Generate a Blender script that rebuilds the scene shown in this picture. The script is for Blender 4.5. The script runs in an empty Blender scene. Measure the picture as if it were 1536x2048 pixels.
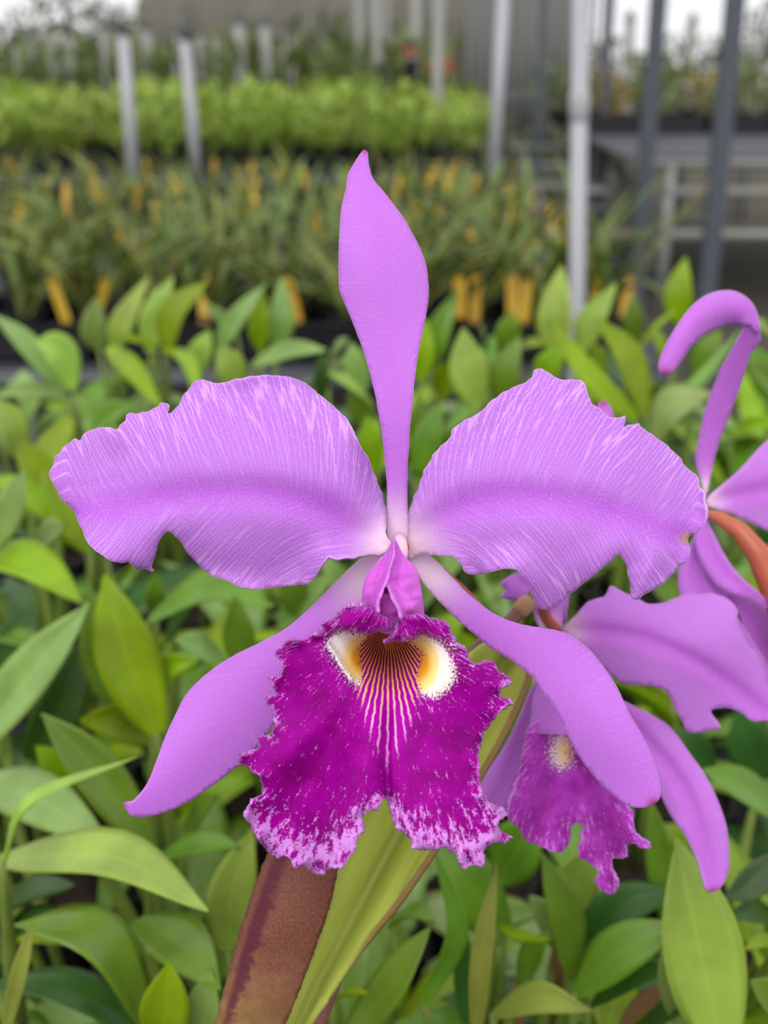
import bpy, math, random
import numpy as np
from mathutils import Vector, Matrix
from mathutils.geometry import delaunay_2d_cdt

# ------------------------------------------------------------------ camera, sky, sun, exposure
SC = bpy.context.scene
COL = SC.collection
W, H, F = 1536, 2048, 2400.0
PITCH = math.radians(21.5)
CAM = np.array([0.0, 0.0, 1.2])
D0 = 0.294
cam_d = bpy.data.cameras.new('camera')
cam = bpy.data.objects.new('camera', cam_d)
COL.objects.link(cam)
cam.location = CAM
cam.rotation_euler = (math.pi / 2 - PITCH, 0, 0)
cam_d.sensor_fit = 'VERTICAL'
cam_d.sensor_height = 36.0
cam_d.lens = F / H * 36.0
cam_d.clip_start = 0.02
cam_d.clip_end = 200
cam_d.dof.use_dof = True
cam_d.dof.focus_distance = D0 - 0.004
cam_d.dof.aperture_fstop = 12.0
SC.camera = cam

world = bpy.data.worlds.new('overcast_sky')
SC.world = world
world.use_nodes = True
bgn = world.node_tree.nodes['Background']
bgn.inputs[0].default_value = (0.98, 0.98, 1.0, 1)
bgn.inputs[1].default_value = 0.98
sun_d = bpy.data.lights.new('sun', 'SUN')
sun_d.energy = 1.75
sun_d.angle = math.radians(50)
sun_d.color = (1.0, 0.97, 0.92)
sun = bpy.data.objects.new('sun', sun_d)
COL.objects.link(sun)
sun.rotation_euler = (math.radians(44), math.radians(-12), 0)
vs = SC.view_settings
vs.view_transform = 'Standard'
vs.look = 'None'
vs.gamma = 1.0
vs.use_curve_mapping = False
vs.exposure = 0.1

# ------------------------------------------------------------------ helpers
rnd = random.Random(7)
SP, CP = math.sin(PITCH), math.cos(PITCH)


def P(x, y, d):
    """photograph pixel + distance along the view axis -> place in the world (arrays allowed)"""
    x = np.asarray(x, float); y = np.asarray(y, float); d = np.asarray(d, float)
    a = (x - W / 2) / F; b = (H / 2 - y) / F
    return np.stack([CAM[0] + d * a, CAM[1] + d * (CP + b * SP), CAM[2] + d * (-SP + b * CP)], -1)


def on_plane(x, y, z):
    b = (H / 2 - y) / F
    d = (z - CAM[2]) / (-SP + b * CP)
    return P(x, y, d)


def px_at_Y(x, y, Yw):
    """place seen at pixel (x, y) on the vertical plane Y = Yw"""
    b = (H / 2 - y) / F
    return P(x, y, Yw / (CP + b * SP))


def lin(c):
    c = c / 255.0
    return c / 12.92 if c <= 0.04045 else ((c + 0.055) / 1.055) ** 2.4


def rgb(r, g, b):
    return (lin(r), lin(g), lin(b), 1.0)


def tag(o, label=None, cat=None, group=None, kind=None):
    if label: o['label'] = label
    if cat: o['category'] = cat
    if group: o['group'] = group
    if kind: o['kind'] = kind
    return o


def empty(name, loc=(0, 0, 0), parent=None):
    o = bpy.data.objects.new(name, None)
    o.empty_display_size = 0.02
    COL.objects.link(o)
    o.location = loc
    if parent: o.parent = parent
    return o


def world_off(parent):
    off = Vector((0, 0, 0))
    while parent:
        off += parent.location
        parent = parent.parent
    return off


def link_mesh(name, me, mat, parent=None, smooth=True):
    o = bpy.data.objects.new(name, me)
    COL.objects.link(o)
    if mat and not me.materials: me.materials.append(mat)
    if parent: o.parent = parent
    if smooth: me.polygons.foreach_set('use_smooth', [True] * len(me.polygons))
    return o


def mesh_w(name, V, Fc, mat, parent=None, smooth=True):
    """mesh from world coordinates, stored relative to its parent"""
    me = bpy.data.meshes.new(name)
    off = np.array(world_off(parent))
    me.from_pydata((np.asarray(V, float) - off).tolist(), [], [list(map(int, f)) for f in Fc])
    return link_mesh(name, me, mat, parent, smooth)


class MB:
    def __init__(s): s.v = []; s.f = []

    def box(s, c, size, rz=0):
        n = len(s.v); cx, cy, cz = c; a, b, h = size[0] / 2, size[1] / 2, size[2] / 2
        cr, sr = math.cos(rz), math.sin(rz)
        for dz in (-h, h):
            for dx, dy in ((-a, -b), (a, -b), (a, b), (-a, b)):
                s.v.append((cx + dx * cr - dy * sr, cy + dx * sr + dy * cr, cz + dz))
        s.f += [[n + i for i in q] for q in ((3, 2, 1, 0), (4, 5, 6, 7), (0, 1, 5, 4), (1, 2, 6, 5), (2, 3, 7, 6), (3, 0, 4, 7))]
        return s

    def tube(s, pts, radii, k=10, caps=True):
        pts = [Vector(p) for p in pts]
        if not hasattr(radii, '__len__'): radii = [radii] * len(pts)
        n = len(s.v); up = None
        for i, p in enumerate(pts):
            d = (pts[min(i + 1, len(pts) - 1)] - pts[max(i - 1, 0)]).normalized()
            if up is None:
                up = d.orthogonal().normalized()
            up = (up - d * up.dot(d)).normalized()
            q = d.cross(up)
            for j in range(k):
                a = 2 * math.pi * j / k
                s.v.append(tuple(p + (up * math.cos(a) + q * math.sin(a)) * radii[i]))
        for i in range(len(pts) - 1):
            for j in range(k):
                s.f.append([n + i * k + j, n + i * k + (j + 1) % k, n + (i + 1) * k + (j + 1) % k, n + (i + 1) * k + j])
        if caps:
            s.f.append([n + j for j in range(k)][::-1])
            s.f.append([n + (len(pts) - 1) * k + j for j in range(k)])
        return s

    def build(s, name, mat, parent=None, smooth=False):
        return mesh_w(name, s.v, s.f, mat, parent, smooth)


def bez(pts, n):
    """Catmull-Rom through open list of points"""
    p = np.array(pts, float)
    p = np.vstack([2 * p[0] - p[1], p, 2 * p[-1] - p[-2]])
    out = []
    m = len(p) - 3
    for u in np.linspace(0, m - 1e-9, n):
        i = int(u); t = u - i
        a, b, c, d = p[i], p[i + 1], p[i + 2], p[i + 3]
        out.append(0.5 * (2 * b + (c - a) * t + (2 * a - 5 * b + 4 * c - d) * t * t + (3 * b - a - 3 * c + d) * t ** 3))
    return np.array(out)


class SinNoise:
    """smooth numpy noise, about -1..1"""
    def __init__(s, seed, n=14, lo=0.5, hi=1.6):
        r = np.random.RandomState(seed)
        ang = r.rand(n) * 2 * np.pi; fr = lo + (hi - lo) * r.rand(n)
        s.kx = np.cos(ang) * fr; s.ky = np.sin(ang) * fr; s.ph = r.rand(n) * 2 * np.pi; s.n = n

    def __call__(s, x, y=0.0):
        x = np.asarray(x, float)
        y = np.asarray(y, float) + 0 * x
        return np.sin(x[..., None] * s.kx + y[..., None] * s.ky + s.ph).sum(-1) / math.sqrt(s.n)


# ------------------------------------------------------------------ materials
def new_mat(name):
    m = bpy.data.materials.new(name)
    m.use_nodes = True
    nt = m.node_tree
    b = nt.nodes['Principled BSDF']
    return m, nt, b


def nd(nt, t, **kw):
    n = nt.nodes.new(t)
    for k, v in kw.items():
        if k == 'ins':
            for i, x in v.items(): n.inputs[i].default_value = x
        else: setattr(n, k, v)
    return n


def mathn(nt, op, a, b=None, c=None, clamp=False):
    n = nd(nt, 'ShaderNodeMath', operation=op, use_clamp=clamp)
    for i, x in enumerate((a, b, c)):
        if x is None: continue
        if isinstance(x, (int, float)): n.inputs[i].default_value = x
        else: nt.links.new(x, n.inputs[i])
    return n.outputs[0]


def mixc(nt, fac, a, b, mode='MIX'):
    n = nd(nt, 'ShaderNodeMix', data_type='RGBA', blend_type=mode)
    n.clamp_factor = True
    for i, x in ((0, fac), (6, a), (7, b)):
        if isinstance(x, (int, float, tuple)): n.inputs[i].default_value = x
        else: nt.links.new(x, n.inputs[i])
    return n.outputs[2]


def smooth(nt, x, lo, hi):
    n = nd(nt, 'ShaderNodeMapRange', interpolation_type='SMOOTHSTEP', clamp=True)
    nt.links.new(x, n.inputs[0])
    n.inputs[1].default_value = lo; n.inputs[2].default_value = hi
    return n.outputs[0]


def attr(nt, name):
    a = nd(nt, 'ShaderNodeAttribute', attribute_type='GEOMETRY', attribute_name=name)
    s = nd(nt, 'ShaderNodeSeparateXYZ')
    nt.links.new(a.outputs['Vector'], s.inputs[0])
    return a.outputs['Vector'], s.outputs[0], s.outputs[1], s.outputs[2]


def noise(nt, vec, scale, detail=2.0, rough=0.5, dist=0.0):
    n = nd(nt, 'ShaderNodeTexNoise')
    n.inputs['Scale'].default_value = scale; n.inputs['Detail'].default_value = detail
    n.inputs['Roughness'].default_value = rough; n.inputs['Distortion'].default_value = dist
    if vec is not None: nt.links.new(vec, n.inputs['Vector'])
    return n.outputs[0]


def comb(nt, x, y, z=0.0):
    n = nd(nt, 'ShaderNodeCombineXYZ')
    for i, v in enumerate((x, y, z)):
        if isinstance(v, (int, float)): n.inputs[i].default_value = v
        else: nt.links.new(v, n.inputs[i])
    return n.outputs[0]


def plain(name, col, rough=0.5, var=0.12, scale=30.0, spec=0.5, metal=0.0, objrand=0.0, bump=0.0):
    """procedural material: a colour with fine uneven tone"""
    m, nt, b = new_mat(name)
    tc = nd(nt, 'ShaderNodeTexCoord')
    n = noise(nt, tc.outputs['Object'], scale, 4.0, 0.6)
    dark = tuple(c * (1 - var * 1.6) for c in col[:3]) + (1,)
    lite = tuple(min(1, c * (1 + var)) for c in col[:3]) + (1,)
    c = mixc(nt, n, dark, lite)
    if objrand:
        oi = nd(nt, 'ShaderNodeObjectInfo')
        hsv = nd(nt, 'ShaderNodeHueSaturation')
        nt.links.new(c, hsv.inputs['Color'])
        nt.links.new(mathn(nt, 'MULTIPLY_ADD', oi.outputs['Random'], 2 * objrand, 1 - objrand), hsv.inputs['Value'])
        nt.links.new(mathn(nt, 'MULTIPLY_ADD', oi.outputs['Random'], 0.03, 0.485), hsv.inputs['Hue'])
        c = hsv.outputs[0]
    nt.links.new(c, b.inputs['Base Color'])
    b.inputs['Roughness'].default_value = rough
    b.inputs['Specular IOR Level'].default_value = spec
    b.inputs['Metallic'].default_value = metal
    if bump:
        bn = nd(nt, 'ShaderNodeBump'); bn.inputs['Strength'].default_value = bump; bn.inputs['Distance'].default_value = 0.002
        nt.links.new(n, bn.inputs['Height']); nt.links.new(bn.outputs[0], b.inputs['Normal'])
    return m


def leaf_mat(name, col, tipcol=None, rim=None, rough=0.38, spec=0.5, trans=0.22, var=0.22):
    """leaf blade: attribute lf = (along, across -1..1, edge); midrib, rim and mottling"""
    m, nt, b = new_mat(name)
    _, t, u, e = attr(nt, 'lf')
    tc = nd(nt, 'ShaderNodeTexCoord')
    au = mathn(nt, 'ABSOLUTE', u)
    oi = nd(nt, 'ShaderNodeObjectInfo')
    n1 = noise(nt, tc.outputs['Object'], 28.0, 3.0, 0.55)
    vein = noise(nt, comb(nt, mathn(nt, 'MULTIPLY', u, 9.0), mathn(nt, 'MULTIPLY', t, 1.2), oi.outputs['Random']), 1.0, 2.0)
    k = tuple(c * (1 - var) for c in col[:3]) + (1,)
    l = tuple(min(1, c * (1 + var)) for c in col[:3]) + (1,)
    c = mixc(nt, smooth(nt, n1, 0.3, 0.7), k, l)
    c = mixc(nt, mathn(nt, 'MULTIPLY', vein, 0.25), c, tuple(x * 0.72 for x in col[:3]) + (1,))
    rimc = rim or (min(1, col[0] * 1.5 + 0.03), min(1, col[1] * 1.35 + 0.03), col[2] * 1.2, 1)
    c = mixc(nt, mathn(nt, 'MULTIPLY', smooth(nt, au, 0.84, 0.99), 0.75), c, rimc)
    c = mixc(nt, mathn(nt, 'MULTIPLY', mathn(nt, 'SUBTRACT', 1.0, smooth(nt, au, 0.0, 0.09)), 0.28), c, rimc)
    if tipcol: c = mixc(nt, mathn(nt, 'MULTIPLY', mathn(nt, 'SUBTRACT', 1.0, smooth(nt, t, 0.02, 0.3)), 0.7), c, tipcol)
    hsv = nd(nt, 'ShaderNodeHueSaturation')
    nt.links.new(c, hsv.inputs['Color'])
    nt.links.new(mathn(nt, 'MULTIPLY_ADD', oi.outputs['Random'], 0.34, 0.83), hsv.inputs['Value'])
    nt.links.new(mathn(nt, 'MULTIPLY_ADD', oi.outputs['Random'], 0.03, 0.485), hsv.inputs['Hue'])
    c = hsv.outputs[0]
    nt.links.new(c, b.inputs['Base Color'])
    b.inputs['Roughness'].default_value = rough
    b.inputs['Specular IOR Level'].default_value = spec
    bn = nd(nt, 'ShaderNodeBump'); bn.inputs['Strength'].default_value = 0.12; bn.inputs['Distance'].default_value = 0.002
    nt.links.new(vein, bn.inputs['Height']); nt.links.new(bn.outputs[0], b.inputs['Normal'])
    tr = nd(nt, 'ShaderNodeBsdfTranslucent')
    nt.links.new(c, tr.inputs[0])
    mx = nd(nt, 'ShaderNodeMixShader'); mx.inputs[0].default_value = trans
    nt.links.new(b.outputs[0], mx.inputs[1]); nt.links.new(tr.outputs[0], mx.inputs[2])
    nt.links.new(mx.outputs[0], nt.nodes['Material Output'].inputs[0])
    return m


def petal_mat(name, main, deep, veinc, palec, vein_amt=0.85, tipc=None):
    """petal: fld = (t, s/100, edge/100); vn = (vein phase, along vein, vein strength); ctr = (paleness at base, bloom, -)"""
    m, nt, b = new_mat(name)
    _, t, s, e = attr(nt, 'fld')
    _, ph, q, vs_ = attr(nt, 'vn')
    pv, px, py, pz = attr(nt, 'pos')
    _, base, spot, _z = attr(nt, 'ctr')
    as_ = mathn(nt, 'ABSOLUTE', s)
    nb = noise(nt, pv, 2.2, 3.0, 0.6)
    c = mixc(nt, smooth(nt, mathn(nt, 'ADD', as_, mathn(nt, 'MULTIPLY', nb, 0.5)), 0.15, 0.9), deep, main)
    grain = noise(nt, pv, 22.0, 3.0, 0.65)
    c = mixc(nt, mathn(nt, 'MULTIPLY', smooth(nt, grain, 0.4, 0.75), 0.3), c, veinc)
    # veins: thin ridges of a stretched noise
    wv = mathn(nt, 'MULTIPLY', mathn(nt, 'SUBTRACT', noise(nt, pv, 5.0, 2.0), 0.5), 0.5)
    vor = nd(nt, 'ShaderNodeTexVoronoi', voronoi_dimensions='2D', feature='DISTANCE_TO_EDGE')
    vor.inputs['Scale'].default_value = 1.0
    nt.links.new(comb(nt, mathn(nt, 'ADD', mathn(nt, 'MULTIPLY', ph, 12.0), wv), mathn(nt, 'MULTIPLY', q, 0.55), 0.0), vor.inputs['Vector'])
    ridge = mathn(nt, 'SUBTRACT', 1.0, smooth(nt, vor.outputs['Distance'], 0.01, 0.12))
    rf = mathn(nt, 'MULTIPLY', mathn(nt, 'MULTIPLY', ridge, vs_), vein_amt)
    c = mixc(nt, rf, c, veinc)
    c = mixc(nt, mathn(nt, 'MULTIPLY', mathn(nt, 'SUBTRACT', 1.0, smooth(nt, e, 0.0, 0.03)), 0.85), c, veinc)
    c = mixc(nt, base, c, palec)
    if tipc: c = mixc(nt, spot, c, tipc)
    nt.links.new(c, b.inputs['Base Color'])
    b.inputs['Roughness'].default_value = 0.55
    b.inputs['Specular IOR Level'].default_value = 0.25
    b.inputs['Sheen Weight'].default_value = 0.08
    h = mathn(nt, 'ADD', mathn(nt, 'MULTIPLY', ridge, 0.6), mathn(nt, 'MULTIPLY', grain, 0.5))
    bn = nd(nt, 'ShaderNodeBump'); bn.inputs['Strength'].default_value = 0.14; bn.inputs['Distance'].default_value = 0.0006
    nt.links.new(h, bn.inputs['Height']); nt.links.new(bn.outputs[0], b.inputs['Normal'])
    tr = nd(nt, 'ShaderNodeBsdfTranslucent'); nt.links.new(c, tr.inputs[0])
    mx = nd(nt, 'ShaderNodeMixShader'); mx.inputs[0].default_value = 0.15
    nt.links.new(b.outputs[0], mx.inputs[1]); nt.links.new(tr.outputs[0], mx.inputs[2])
    nt.links.new(mx.outputs[0], nt.nodes['Material Output'].inputs[0])
    return m


def lip_mat(name, deep=rgb(130, 0, 116), mid=rgb(156, 0, 146), fleck=0.82):
    """lip: pig = (white eye, yellow, pale rim); fan = (angle, radius, stripe mask)"""
    m, nt, b = new_mat(name)
    pv, px, py, pz = attr(nt, 'pos')
    _, wh, ye, pale = attr(nt, 'pig')
    _, an, ra, sm = attr(nt, 'fan')
    _, t, s, e = attr(nt, 'fld')
    lite = rgb(216, 150, 232)
    nb = noise(nt, pv, 1.6, 3.0, 0.6)
    c = mixc(nt, smooth(nt, nb, 0.3, 0.7), deep, mid)
    # pale flecks drawn out along the fan of the lip
    fv = comb(nt, mathn(nt, 'MULTIPLY', an, 38.0), mathn(nt, 'MULTIPLY', ra, 3.2), 0.0)
    fl = noise(nt, fv, 1.0, 4.0, 0.72)
    fl2 = noise(nt, pv, 24.0, 3.0, 0.7)
    fk = mathn(nt, 'ADD', mathn(nt, 'MULTIPLY', fl, 0.68), mathn(nt, 'MULTIPLY', fl2, 0.32))
    thr = mathn(nt, 'ADD', fk, mathn(nt, 'MULTIPLY', pale, 0.135))
    c = mixc(nt, mathn(nt, 'MULTIPLY', smooth(nt, thr, 0.585, 0.645), fleck), c, lite)
    # white eyes with orange towards the throat
    wt = mathn(nt, 'ADD', wh, mathn(nt, 'MULTIPLY', mathn(nt, 'SUBTRACT', fl2, 0.5), 1.7))
    yc = mixc(nt, smooth(nt, ye, 0.0, 0.42), rgb(238, 228, 222), rgb(244, 212, 132))
    yc = mixc(nt, smooth(nt, ye, 0.45, 1.0), yc, rgb(232, 160, 30))
    c = mixc(nt, smooth(nt, wt, 0.42, 0.56), c, yc)
    # throat stripes
    wob = noise(nt, pv, 5.0, 2.0)
    w = mathn(nt, 'SINE', mathn(nt, 'MULTIPLY', mathn(nt, 'ADD', an, mathn(nt, 'MULTIPLY', wob, 0.05)), 84.0))
    stc = mixc(nt, smooth(nt, ra, 1.2, 2.4), rgb(240, 186, 110), rgb(226, 160, 225))
    gr = mixc(nt, smooth(nt, ra, 0.6, 1.6), rgb(146, 30, 66), rgb(166, 4, 156))
    wl = mathn(nt, 'SUBTRACT', w, mathn(nt, 'MULTIPLY', smooth(nt, ra, 1.0, 2.6), 0.45))
    sc_ = mixc(nt, smooth(nt, wl, 0.15, 0.6), gr, stc)
    sj = mathn(nt, 'ADD', sm, mathn(nt, 'MULTIPLY', mathn(nt, 'SUBTRACT', fl2, 0.5), 0.7))
    c = mixc(nt, smooth(nt, sj, 0.3, 0.7), c, sc_)
    c = mixc(nt, mathn(nt, 'MULTIPLY', mathn(nt, 'SUBTRACT', 1.0, smooth(nt, e, 0.0, 0.045)), 0.4), c, lite)
    nt.links.new(c, b.inputs['Base Color'])
    b.inputs['Roughness'].default_value = 0.6
    b.inputs['Specular IOR Level'].default_value = 0.06
    b.inputs['Sheen Weight'].default_value = 0.0
    bn = nd(nt, 'ShaderNodeBump'); bn.inputs['Strength'].default_value = 0.3; bn.inputs['Distance'].default_value = 0.0008
    nt.links.new(fk, bn.inputs['Height']); nt.links.new(bn.outputs[0], b.inputs['Normal'])
    return m


M = {}
M['petal'] = petal_mat('lilac_petal', rgb(188, 114, 221), rgb(185, 90, 218), rgb(228, 176, 243), rgb(244, 214, 236), 0.75, rgb(176, 140, 96))
M['sepal'] = petal_mat('lilac_sepal', rgb(197, 115, 226), rgb(196, 110, 224), rgb(216, 150, 236), rgb(240, 208, 238), 0.4, rgb(178, 70, 150))
M['petal_back'] = petal_mat('lilac_far_petal', rgb(200, 124, 225), rgb(194, 102, 216), rgb(214, 152, 233), rgb(240, 200, 236), 0.2, rgb(178, 70, 150))
M['tube'] = petal_mat('magenta_tube', rgb(216, 106, 220), rgb(208, 88, 212), rgb(230, 140, 234), rgb(172, 34, 168), 0.0)
M['lip'] = lip_mat('purple_lip')
M['lip_far'] = lip_mat('lit_through_far_lip', rgb(150, 36, 150), rgb(176, 66, 186), 0.5)  # light coming through the far lip painted in as paler purples
M['column'] = plain('pale_pink_column', rgb(243, 205, 222), 0.5, 0.06, 300)
M['peduncle'] = plain('brown_purple_stalk', rgb(128, 82, 80), 0.45, 0.3, 160)
M['node'] = plain('tan_stalk_node', rgb(170, 130, 92), 0.6, 0.3, 300)
M['pedicel'] = plain('orange_brown_pedicel', rgb(190, 98, 72), 0.4, 0.2, 90)
M['S'] = leaf_mat('greygreen_leaf', rgb(138, 168, 86), rough=0.32, spec=0.7)
M['Y'] = leaf_mat('backlit_yellowgreen_leaf', rgb(136, 170, 6), rough=0.42)  # glow of light through thin leaves put into the base colour
M['M'] = leaf_mat('mid_green_leaf', rgb(106, 146, 36), rough=0.33, spec=0.65)
M['D'] = leaf_mat('dark_green_leaf', rgb(58, 98, 34), rough=0.34)
M['L'] = leaf_mat('pale_leaf', rgb(158, 190, 78), rough=0.34, spec=0.6)
M['O'] = leaf_mat('olive_leaf', rgb(140, 150, 62), rough=0.42)
M['B'] = leaf_mat('withered_brown_leaf', rgb(132, 98, 62), rough=0.7)
M['strap'] = leaf_mat('strap_leaf', rgb(112, 134, 64), rough=0.36)
M['strap2'] = leaf_mat('yellowish_strap_leaf', rgb(136, 140, 62), rough=0.42)
M['bulb'] = plain('pseudobulb_green', rgb(112, 132, 52), 0.5, 0.25, 60)
M['husk'] = plain('papery_husk', rgb(150, 128, 98), 0.8, 0.3, 120)
M['pot'] = plain('black_plastic_pot', rgb(26, 26, 29), 0.45, 0.2, 40)
M['tray'] = plain('black_plastic_tray', rgb(24, 24, 30), 0.4, 0.2, 20)
M['soil'] = plain('bark_mix', rgb(58, 44, 32), 0.9, 0.5, 220, bump=0.5)
M['tag'] = plain('yellow_plastic_tag', rgb(212, 174, 56), 0.5, 0.1, 60, objrand=0.15)
M['pvc'] = plain('white_pvc_pipe', rgb(168, 168, 175), 0.4, 0.06, 8)
M['pvc_far'] = plain('greyer_pvc_pipe', rgb(142, 143, 139), 0.5, 0.1, 8, objrand=0.1)  # plain grey, darker than the nearer pipes, slight tone change per object
M['cap'] = plain('dark_sprinkler_head', rgb(58, 62, 70), 0.5, 0.2, 60)
M['steel'] = plain('dark_painted_steel', rgb(76, 82, 92), 0.5, 0.15, 20)
M['steel_thin'] = plain('grey_steel_bar', rgb(98, 102, 108), 0.5, 0.15, 20)
M['wire'] = plain('bench_mesh', rgb(60, 62, 68), 0.6, 0.2, 60)
M['rail'] = plain('galvanised_rail', rgb(78, 80, 86), 0.5, 0.15, 14)
M['far_leaf'] = leaf_mat('bench_plant_leaf', rgb(142, 166, 62), rough=0.5)
M['far_leaf2'] = leaf_mat('far_bench_plant_leaf', rgb(104, 120, 62), rough=0.6)
M['far_orange'] = leaf_mat('orange_tinged_leaf', rgb(158, 120, 48), rough=0.6)
M['far_red'] = leaf_mat('red_leaf', rgb(222, 84, 62), rough=0.6)
M['hazed_tree_leaf'] = leaf_mat('hazed_tree_leaf', rgb(108, 112, 92), rough=0.7)  # distance haze put into the leaf colour as a greyed olive
M['bark'] = plain('bark', rgb(96, 88, 78), 0.9, 0.3, 12)


def ground_mat():
    m, nt, b = new_mat('dark_gravel_ground')
    tc = nd(nt, 'ShaderNodeTexCoord')
    n1 = noise(nt, tc.outputs['Object'], 1.1, 5, 0.6)
    n2 = noise(nt, tc.outputs['Object'], 38.0, 4, 0.7)
    c = mixc(nt, smooth(nt, n1, 0.35, 0.65), rgb(58, 55, 47), rgb(76, 71, 57))
    c = mixc(nt, mathn(nt, 'MULTIPLY', smooth(nt, n2, 0.45, 0.7), 0.5), c, rgb(100, 96, 86))
    nt.links.new(c, b.inputs['Base Color']); b.inputs['Roughness'].default_value = 0.95
    bn = nd(nt, 'ShaderNodeBump'); bn.inputs['Strength'].default_value = 0.5; bn.inputs['Distance'].default_value = 0.02
    nt.links.new(n2, bn.inputs['Height']); nt.links.new(bn.outputs[0], b.inputs['Normal'])
    return m


def cloth_mat():
    m, nt, b = new_mat('grey_shade_cloth')
    tc = nd(nt, 'ShaderNodeTexCoord')
    mp = nd(nt, 'ShaderNodeMapping'); mp.inputs['Scale'].default_value = (5, 1, 0.5)
    nt.links.new(tc.outputs['Object'], mp.inputs[0])
    n = noise(nt, mp.outputs[0], 1.2, 4, 0.6)
    nt.links.new(mixc(nt, n, rgb(104, 102, 94), rgb(124, 122, 114)), b.inputs['Base Color'])
    b.inputs['Roughness'].default_value = 0.9
    return m


# ------------------------------------------------------------------ setting
g = MB().box((3, 9, -0.05), (36, 34, 0.1)).build('floor', ground_mat())
tag(g, kind='structure')
BZ = 0.63      # bench surface
cloth = cloth_mat()
# shade-cloth wall at the end of the shade house, between two gaps that show the sky
wall_bm = MB()
Vc, Fc = [], []
x0, x1 = on_x = (px_at_Y(285, 100, 14.5)[0], px_at_Y(1180, 100, 14.5)[0])
nx = 90
for i in range(nx + 1):
    x = x0 + (x1 - x0) * i / nx
    yy = 14.5 + 0.05 * math.sin(i * 1.9) + 0.04 * math.sin(i * 0.7)
    for z in (0.0, 2.6): Vc.append((x, yy, z))
for i in range(nx): Fc.append([2 * i, 2 * i + 2, 2 * i + 3, 2 * i + 1])
wb = mesh_w('wall_back', Vc, Fc, cloth)
sm = wb.modifiers.new('thickness', 'SOLIDIFY'); sm.thickness = 0.01
tag(wb, kind='structure')


# ------------------------------------------------------------------ leaves
def leaf_geo(axis, width, side, normal, fold=0.25, thick=0.0016, cols=7, prof=None, twist=0.0, wave=0.0):
    """closed thin blade along axis points (n,3); returns V, F, lf attribute"""
    n = len(axis)
    V, A, Fc = [], [], []
    us = np.linspace(-1, 1, cols)
    T = np.linspace(0, 1, n)
    for i in range(n):
        t = T[i]
        d = axis[min(i + 1, n - 1)] - axis[max(i - 1, 0)]
        d = d / (np.linalg.norm(d) + 1e-12)
        s = side - d * side.dot(d); s /= (np.linalg.norm(s) + 1e-12)
        nn = np.cross(s, d)
        if nn.dot(normal) < 0: nn = -nn
        if twist:
            a = twist * (t - 0.4)
            s, nn = s * math.cos(a) + nn * math.sin(a), nn * math.cos(a) - s * math.sin(a)
        w = width * 0.5 * (prof(t) if prof else (max(0.0, math.sin(math.pi * min(1, (0.07 + 0.93 * t) ** 0.95))) ** 0.92))
        w = max(w, width * 0.012)
        for u in us:
            V.append(axis[i] + s * (u * w) + nn * (fold * w * (abs(u) ** 1.3) + wave * width * math.sin(t * 9 + u * 2) * abs(u)))
            A.append((t, u, 0))
    top = len(V)
    for i in range(n):
        d = axis[min(i + 1, n - 1)] - axis[max(i - 1, 0)]
        d = d / (np.linalg.norm(d) + 1e-12)
        s = V[i * cols + cols - 1] - V[i * cols]
        nn = np.cross(s, d); nn /= (np.linalg.norm(nn) + 1e-12)
        if nn.dot(normal) < 0: nn = -nn
        for j in (1, cols // 2, cols - 2):
            V.append(V[i * cols + j] - nn * thick)
            A.append((T[i], us[j], 0))
    for i in range(n - 1):
        for j in range(cols - 1):
            Fc.append([i * cols + j, i * cols + j + 1, (i + 1) * cols + j + 1, (i + 1) * cols + j])
        a, b = top + i * 3, top + (i + 1) * 3
        r0, r1 = i * cols, (i + 1) * cols
        Fc.append([r1, b, a, r0])
        Fc.append([b, b + 1, a + 1, a]); Fc.append([b + 1, b + 2, a + 2, a + 1])
        Fc.append([b + 2, r1 + cols - 1, r0 + cols - 1, a + 2])
    return np.array(V), Fc, A


def set_vec_attr(me, name, arr):
    at = me.attributes.new(name, 'FLOAT_VECTOR', 'POINT')
    at.data.foreach_set('vector', np.asarray(arr, np.float32).ravel())


def leaf_obj(name, axis, width, side, normal, mat, parent, **kw):
    V, Fc, A = leaf_geo(axis, width, side, normal, **kw)
    o = mesh_w(name, V, Fc, mat, parent)
    set_vec_attr(o.data, 'lf', A)
    return o


# pots: one mesh, shared
def pot_mesh(r=0.036, h=0.07, name='pot'):
    V, Fc = [], []
    prof = [(r * 0.72, 0), (r * 0.97, h * 0.86), (r * 1.08, h * 0.86), (r * 1.1, h), (r * 0.98, h), (r * 0.95, h * 0.84)]
    k = 12
    for rr, z in prof:
        for j in range(k):
            a = 2 * math.pi * (j + 0.5) / k
            q = (abs(math.cos(a)) ** 4 + abs(math.sin(a)) ** 4) ** -0.25
            V.append((rr * q * math.cos(a), rr * q * math.sin(a), z))
    for i in range(len(prof) - 1):
        for j in range(k): Fc.append([i * k + j, i * k + (j + 1) % k, (i + 1) * k + (j + 1) % k, (i + 1) * k + j])
    Fc.append(list(range(k))[::-1])
    me = bpy.data.meshes.new(name); me.from_pydata(V, [], Fc); me.materials.append(M['pot'])
    ms = bpy.data.meshes.new('potting_bark')
    vs_ = V[-k:]
    ms.from_pydata(vs_ + [(0, 0, h * 0.9)], [], [[j, (j + 1) % k, k] for j in range(k)]); ms.materials.append(M['soil'])
    return me, ms


POT, SOIL = pot_mesh()
POT_H = 0.07


def add_pot(root, scale=1.0):
    p = bpy.data.objects.new('pot', POT); COL.objects.link(p); p.parent = root; p.scale = (scale,) * 3
    s = bpy.data.objects.new('potting_bark', SOIL); COL.objects.link(s); s.parent = p
    return p


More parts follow.
